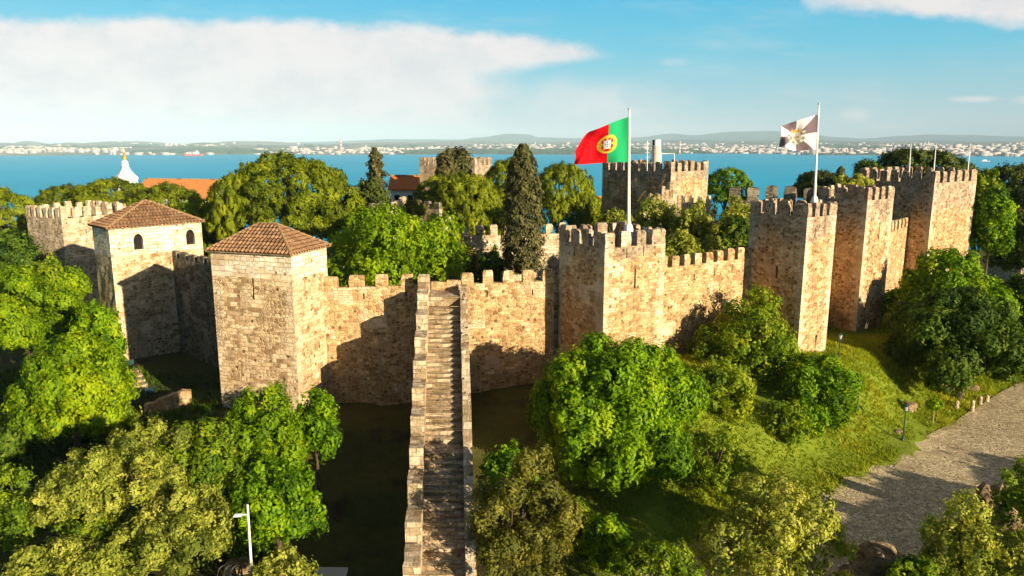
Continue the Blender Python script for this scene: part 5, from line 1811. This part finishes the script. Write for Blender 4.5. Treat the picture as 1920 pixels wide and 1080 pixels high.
M_rock = rock_mat()
rock(1855, 985, 1.9, 3.8, 'upright tawny rock among shrubs, lower right', 1, 1.0)
rock(1885, 1000, 2.0, 2.4, 'block of tawny rock right of the upright rock', 2, .2)
rock(1640, 1072, 3.0, 2.0, 'flat sunlit rock at the bottom edge beside the road', 3, .5)
rock(1610, 1095, 2.4, 1.3, 'rock cut by the bottom edge below the flat sunlit rock', 4)
rock(1752, 1060, .9, 1.2, 'small rust coloured rock between the lower right shrubs', 5)
rock(1790, 738, 2.2, 1.5, 'leaning slab of rock under the big dark tree', 6, .2)
rock(1762, 728, 1.6, 1.0, 'rubble rock left of the leaning slab under the dark tree', 7, .1)
rock(1822, 733, 1.5, .9, 'low rock right of the leaning slab under the dark tree', 8, .1)
rock(1700, 765, 1.7, .9, 'bare rock patch on the grass bank behind the roadside lamp', 9, 0)
rock(1683, 812, .9, .5, 'pale stone at the foot of the roadside lamp', 10)
rock(430, 1030, 1.0, .7, 'pale rock left of the tall street lamp', 11, .5)
rock(455, 1075, 1.7, 1.2, 'tawny rock at the foot of the tall street lamp', 12, .3)
rock(1560, 665, .6, .4, 'small white stone beside the first green lamp post', 13, 0)


def bollard(u, v, h, label):
    b = Pt(u, v)
    m = MB(); m.lathe([(.2, b.z - .2), (.19, b.z + h * .8), (.16, b.z + h * .93), (.07, b.z + h)], b.x, b.y, 10)
    o = m.build('stone_bollard', S_far, None, True)
    tag(o, label, 'bollard', 'stone bollards beside the road')


bollard(1793, 768, .95, 'pale stone bollard leftmost of the row under the dark tree')
bollard(1822, 772, 1.15, 'tallest pale stone bollard in the row beside the road')
bollard(1837, 759, .85, 'third stone bollard from the left beside the road')
bollard(1850, 753, .7, 'small stone bollard rightmost of the row beside the road')

# staked sapling
b = Pt(1748, 798)
t = thing('sapling', 'young staked sapling on the verge beside the road', 'tree', b)
m = MB(); m.tube([b - Vector((0, 0, .2)), b + Vector((0.02, 0, 1.75))], .05, 7); m.build('stake', plain('stake_wood', (.42, .33, .2), .9), t)
me_, _e = crown('bush', 'sapling_crown', .75, .75, .55, L_lime, 77, .13, .5, .3)
me_.materials.append(L_lime)
o = bpy.data.objects.new('crown', me_); COL.objects.link(o); o.parent = t; o.location = (0, 0, 2.1)

# path steps and stub wall on the left, floodlights
t0 = Pt(238, 700); t1 = Pt(262, 742)
t = thing('path_steps', 'short flight of stone path steps beside the arched window tower', 'steps', t0)
m0 = 6
dv = (t1 - t0); dv.z = 0; dl_ = dv.normalized(); sd = Vector((-dl_.y, dl_.x, 0))
for k in range(m0):
    a = t0 + dl_ * dv.length * k / m0; b2 = t0 + dl_ * dv.length * (k + .96) / m0
    zt = t0.z + .35 - k * .17
    m = MB(); q = sd * 1.1
    m.hexa([(a - q).to_tuple()[:2] + (zt - 1.2,), (a + q).to_tuple()[:2] + (zt - 1.2,), (b2 + q).to_tuple()[:2] + (zt - 1.2,), (b2 - q).to_tuple()[:2] + (zt - 1.2,),
            (a - q).to_tuple()[:2] + (zt,), (a + q).to_tuple()[:2] + (zt,), (b2 + q).to_tuple()[:2] + (zt,), (b2 - q).to_tuple()[:2] + (zt,)])
    m.build('step', S_far, t)
a, b2 = Pz(272, 790, -22.6), Pz(360, 752, -22.6)
m = MB()
seg = 10
top_ = []
for k in range(seg + 1):
    q = a.lerp(b2, k / seg); top_.append((q.x, q.y, -21.4 + rr.uniform(-.1, .1) - (0.25 if k > 8 else 0)))
for k in range(seg):
    p, q = top_[k], top_[k + 1]
    m.face([(p[0], p[1], -25), (q[0], q[1], -25), q, p], [(k * .7, 0), (k * .7 + .7, 0), (k * .7 + .7, 3), (k * .7, 3)])
    m.face([p, q, (q[0] - .3, q[1] + .7, q[2]), (p[0] - .3, p[1] + .7, p[2])])
    m.face([(q[0] - .3, q[1] + .7, -25), (p[0] - .3, p[1] + .7, -25), (p[0] - .3, p[1] + .7, p[2]), (q[0] - .3, q[1] + .7, q[2])], [(k * .7, 0), (k * .7 + .7, 0), (k * .7 + .7, 3), (k * .7, 3)])
p = top_[-1]; m.face([(p[0], p[1], -25), (p[0] - .3, p[1] + .7, -25), (p[0] - .3, p[1] + .7, p[2]), p])
p = top_[0]; m.face([(p[0] - .3, p[1] + .7, -25), (p[0], p[1], -25), p, (p[0] - .3, p[1] + .7, p[2])])
o = m.build('stub_wall', S_front)
tag(o, 'low stub of old stone wall left of the foremost roofed tower', 'wall')


def floodlight(u, v, label):
    b = Pt(u, v)
    t = thing('floodlight', label, 'floodlight', b, 0, 'teal floodlights by the left towers')
    m = MB(); m.tube([b - Vector((0, 0, .1)), b + Vector((0, 0, .5))], .06, 7); m.build('bracket', M_black, t)
    m = MB(); c = b + Vector((0, 0, .7))
    m.hexa([(c.x - .42, c.y - .2, c.z - .2), (c.x + .3, c.y - .28, c.z - .22), (c.x + .3, c.y + .28, c.z - .22), (c.x - .42, c.y + .2, c.z - .2),
            (c.x - .36, c.y - .14, c.z + .12), (c.x + .36, c.y - .24, c.z + .24), (c.x + .36, c.y + .24, c.z + .24), (c.x - .36, c.y + .14, c.z + .12)])
    m.build('lamp_housing', M_teal, t)


floodlight(244, 692, 'teal floodlight at the foot of the arched window tower')
floodlight(283, 745, 'teal floodlight beside the low stub wall')

# bike hoops and the grey shed roof in the shade
for k, (u, v) in enumerate(((420, 1090), (432, 1090), (444, 1090))):
    b = P(u, v, 41.5)
    m = MB()
    pts = [b + Vector((.22 * math.cos(a), .25 * math.cos(a), .55 + .4 * math.sin(a))) for a in np.linspace(math.pi, 0, 9)]
    pts = [pts[0] - Vector((0, 0, 2))] + pts + [pts[-1] - Vector((0, 0, 2))]
    m.tube(pts, .04, 6)
    o = m.build('metal_hoop', M_black)
    tag(o, ['leftmost', 'middle', 'rightmost'][k] + ' black metal hoop below the rocks by the street lamp', 'hoop', 'black metal hoops')
c = P(618, 1078, 42.5); g = H(c.x, c.y)
t = thing('shed', 'small shed with a flat grey roof in deep shade at the bottom edge', 'shed', (c.x, c.y, g))
m = MB(); m.box(c.x - .75, c.x + .75, c.y - .9, c.y + .5, g - .5, c.z - .1); m.build('wall', S_grey, t)
m = MB(); m.hexa([(c.x - .95, c.y - 1.1, c.z - .12), (c.x + .95, c.y - 1.1, c.z - .16), (c.x + .9, c.y + .7, c.z - .04), (c.x - .9, c.y + .7, c.z),
                  (c.x - .95, c.y - 1.1, c.z - .04), (c.x + .95, c.y - 1.1, c.z - .08), (c.x + .9, c.y + .7, c.z + .04), (c.x - .9, c.y + .7, c.z + .08)]); m.build('roof', M_shed, t)

# ------------------------------------------------------------------ keep chimney and masts
k0 = P(1230, 304, 117)
def keep_at(u, v): return PY(u, v, k0.y)
t = thing('chimney', 'round pale chimney with black and white cap on the keep', 'chimney', k0)
r_ = 9.0 / F * 117
zt = keep_at(1230, 262).z; zm = keep_at(1230, 273).z; zb_ = k0.z - 2.5
m = MB(); m.lathe([(r_, zb_), (r_, zm - 1.2), (r_ * 1.06, zm - 1.15), (r_ * 1.06, zm - .95), (r_ * .97, zm - .9), (r_ * .93, zm)], k0.x, k0.y, 20); m.build('shaft', plain('pale_render', (.55, .5, .43), .8), t, True)
m = MB(); m.lathe([(r_ * .86, zm), (r_ * .86, zt), (r_ * .7, zt)], k0.x, k0.y, 20); m.build('cap', M_white, t)
m = MB()
for k in range(5):
    a0, a1 = math.pi * 1.0 + k * .17, math.pi * 1.0 + (k + 1) * .17
    rr0 = r_ * .89
    m.face([(k0.x + rr0 * math.cos(a0), k0.y + rr0 * math.sin(a0), zm + .05), (k0.x + rr0 * math.cos(a1), k0.y + rr0 * math.sin(a1), zm + .05), (k0.x + rr0 * math.cos(a1), k0.y + rr0 * math.sin(a1), zt - .03), (k0.x + rr0 * math.cos(a0), k0.y + rr0 * math.sin(a0), zt - .03)])
m.build('vent_opening', M_black, t)
b = keep_at(1214, 308); tp = keep_at(1214, 264)
m = MB(); m.tube([b - Vector((0, 0, 1.5)), tp], .07, 6)
for q in (.3, .5, .7, .9): m.tube([b.lerp(tp, q) - Vector((.35, 0, 0)), b.lerp(tp, q) + Vector((.35, 0, 0))], .03, 5)
tag(m.build('antenna_mast', M_white), 'thin white antenna mast left of the keep chimney', 'mast')
b = keep_at(1266, 308); tp = keep_at(1264, 288); t2 = keep_at(1240, 288)
m = MB(); m.tube([b - Vector((0, 0, 1.5)), tp, t2], .08, 6); m.tube([t2, t2 - Vector((0, 0, 2.6))], .08, 6)
tag(m.build('pipe_rail', M_white), 'white pipe frame right of the keep chimney', 'rail')

# ------------------------------------------------------------------ buildings beyond the castle
# church spire
b = P(238, 345, 215)
sc = 215 / F
t = thing('church_tower', 'white church spire with gilded finial against the water', 'church', (b.x, b.y, b.z - 30))
m = MB()
pr = [(20, 90), (20, 8), (21.5, 6), (21.5, 3), (20.5, 1), (18.5, -6), (20.5, -10), (20.0, -12.5), (14.5, -18), (10, -24), (7.2, -29), (5.8, -33)]
m.lathe([(r * sc, b.z - v * sc) for r, v in pr], b.x, b.y, 8, rot=math.pi / 8); m.build('spire', M_plaster, t)
m = MB()
pr = [(5.8, -33), (6.8, -34), (6.8, -36), (5, -37), (6.2, -40), (4.2, -43), (3, -44.5)]
m.lathe([(r * sc, b.z - v * sc) for r, v in pr], b.x, b.y, 8); m.build('lantern', M_plaster, t)
m = MB()
pr = [(2, -44.5), (4.2, -47), (4.4, -50), (2.4, -53), (1.2, -55), (1.8, -57), (.8, -59), (.35, -64), (.2, -68)]
m.lathe([(r * sc, b.z - v * sc) for r, v in pr], b.x, b.y, 10)
z_ = b.z + 65 * sc
m.box(b.x - 2 * sc, b.x + 2 * sc, b.y - .05, b.y + .05, z_ - .04, z_ + .06)
m.build('finial', M_gold, t, True)


def gable_house(name, label, cat, c_ridge0, c_ridge1, depth, rise, zbase, roofm, wallm, windows=0, group='houses beyond the castle'):
    """ridge from c_ridge0 to c_ridge1; eaves depth each side"""
    a, b_ = Vector(c_ridge0), Vector(c_ridge1)
    d = (b_ - a); d.z = 0; L = d.length; d.normalize(); n = Vector((d.y, -d.x, 0))
    t = thing(name, label, cat, (a.x, a.y, zbase), 0, group)
    f0, f1 = a + n * depth - Vector((0, 0, rise)), b_ + n * depth - Vector((0, 0, rise))
    g0, g1 = a - n * depth - Vector((0, 0, rise)), b_ - n * depth - Vector((0, 0, rise))
    m = MB(); ov = Vector((0, 0, .25)); SLp = math.hypot(depth, rise)
    e = 0.5
    F0, F1 = f0 - d * e + n * e, f1 + d * e + n * e
    R0, R1 = a - d * e + ov, b_ + d * e + ov
    G0, G1 = g0 - d * e - n * e, g1 + d * e - n * e
    m.face([F0, F1, R1, R0], [(0, 0), (L, 0), (L, SLp), (0, SLp)])
    m.face([G1, G0, R0, R1], [(0, 0), (L, 0), (L, SLp), (0, SLp)])
    dn = Vector((0, 0, -.25))
    m.face([F0 + dn, F1 + dn, F1, F0]); m.face([G1 + dn, G0 + dn, G0, G1])
    m.build('roof', roofm, t)
    m = MB(); m.tube([R0 + Vector((0, 0, .05)), R1 + Vector((0, 0, .05))], .18, 6); m.build('ridge_cap', M_ridge, t)
    m = MB()
    for p, q in ((f0, f1), (g1, g0)):
        m.face([(p.x, p.y, zbase), (q.x, q.y, zbase), (q.x, q.y, q.z), (p.x, p.y, p.z)])
    for p, q, r in ((f1, g1, b_), (g0, f0, a)):
        m.face([(p.x, p.y, zbase), (q.x, q.y, zbase), (q.x, q.y, q.z), (r.x, r.y, r.z), (p.x, p.y, p.z)])
    m.build('wall', wallm, t)
    for k in range(windows):
        s = (k + .5) / windows
        c = f0.lerp(f1, s) + n * .03
        m = MB()
        w2, z0, z1 = .5, c.z - 2.6, c.z - 1.1
        m.hexa([c - d * w2 + Vector((0, 0, z0 - c.z)) - n * .2, c + d * w2 + Vector((0, 0, z0 - c.z)) - n * .2, c + d * w2 + Vector((0, 0, z0 - c.z)) + n * .02, c - d * w2 + Vector((0, 0, z0 - c.z)) + n * .02,
                c - d * w2 + Vector((0, 0, z1 - c.z)) - n * .2, c + d * w2 + Vector((0, 0, z1 - c.z)) - n * .2, c + d * w2 + Vector((0, 0, z1 - c.z)) + n * .02, c - d * w2 + Vector((0, 0, z1 - c.z)) + n * .02])
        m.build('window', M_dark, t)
    return t


gable_house('church_hall', 'long orange tiled roof right of the white church spire', 'church', P(276, 337, 205), P(420, 339, 205), 9.0, 4.2, -60, M_orange, M_plaster)
gable_house('white_house', 'white house with orange roof among the trees', 'house', P(737, 332, 150), P(786, 332, 150), 4.0, 2.2, -45, M_redroof, M_plaster, 2)
gable_house('small_house', 'scrap of red roof behind the pine left of the keep', 'house', P(1108, 372, 132), P(1140, 372, 132), 3.0, 1.3, -35, M_redroof, M_plaster)
gable_house('terracotta_house', 'low terracotta building at the right edge among dark trees', 'house', P(1896, 392, 128), P(1990, 392, 128), 4.5, 2.6, -35, M_redroof, S_far)

# ------------------------------------------------------------------ far away: ship, ferry, chimneys
b = Pz(368, 292, SEA_Z)
L = 34 / F * b.y
t = thing('cargo_ship', 'long red and white cargo ship moored by the far shore', 'ship', b)
b = Vector((b.x, b.y - 60, SEA_Z))
m = MB()
hl = [(-.5, 0), (-.46, .06), (.42, .06), (.5, 0), (.42, -.06), (-.46, -.06)]
m0v = [(b.x + x * L, b.y + y * L, SEA_Z - 2) for x, y in hl]; m1v = [(b.x + x * L * 1.03, b.y + y * L, SEA_Z + 13) for x, y in hl]
for k in range(6):
    k2 = (k + 1) % 6
    m.face([m0v[k2], m0v[k], m1v[k], m1v[k2]])
m.face(m1v)
m.build('hull', plain('ship_red', (.5, .07, .05), .6), t)
m = MB(); m.box(b.x + L * .1, b.x + L * .3, b.y - L * .04, b.y + L * .04, SEA_Z + 13, SEA_Z + 34); m.box(b.x + L * .17, b.x + L * .26, b.y - L * .03, b.y + L * .03, SEA_Z + 34, SEA_Z + 44); m.build('bridge_house', M_white, t)
m = MB()
for q in (-.32, -.15, 0.02): m.tube([(b.x + L * q, b.y, SEA_Z + 12), (b.x + L * q, b.y, SEA_Z + 36)], 2.0, 6)
m.build('cargo_mast', M_white, t)

b = Pz(1846, 303, SEA_Z)
L = 14 / F * b.y
t = thing('ferry', 'white ferry boat on the water above the right edge trees', 'boat', b)
m = MB()
m0v = [(b.x + x * L, b.y + y * L - x * L * .5, SEA_Z - 1) for x, y in hl]; m1v = [(b.x + x * L * 1.05, b.y + y * L - x * L * .5, SEA_Z + 5) for x, y in hl]
for k in range(6):
    k2 = (k + 1) % 6
    m.face([m0v[k2], m0v[k], m1v[k], m1v[k2]])
m.face(m1v); m.build('hull', M_white, t)
m = MB(); m.box(b.x - L * .3, b.x + L * .25, b.y - L * .05, b.y + L * .05, SEA_Z + 5, SEA_Z + 11); m.build('cabin', M_white, t)

M_stripe, ts = new_mat('striped_chimney')
z_ = ts.n('ShaderNodeSeparateXYZ', None, Vector=ts.n('ShaderNodeTexCoord').outputs['Object']).outputs[2]
finish(ts, ts.mix(ts.m('GREATER_THAN', ts.m('PINGPONG', ts.m('DIVIDE', z_, 16.0), 1.0), .5), (.7, .66, .62, 1), (.6, .2, .15, 1)), .8)
for (u, v0, v1, lab) in ((640, 262, 290, 'faint striped chimney on the far shore left of the middle'), (1274, 265, 279, 'faint striped chimney on the far shore above the keep')):
    b = Pz(u, 290, SEA_Z); b = b * 1.06
    tp = PY(u, v0, b.y)
    m = MB(); m.tube([(b.x, b.y, SEA_Z), (b.x, b.y, tp.z)], [9, 6], 10)
    tag(m.build('industrial_chimney', M_stripe), lab, 'chimney', 'industrial chimneys on the far shore')
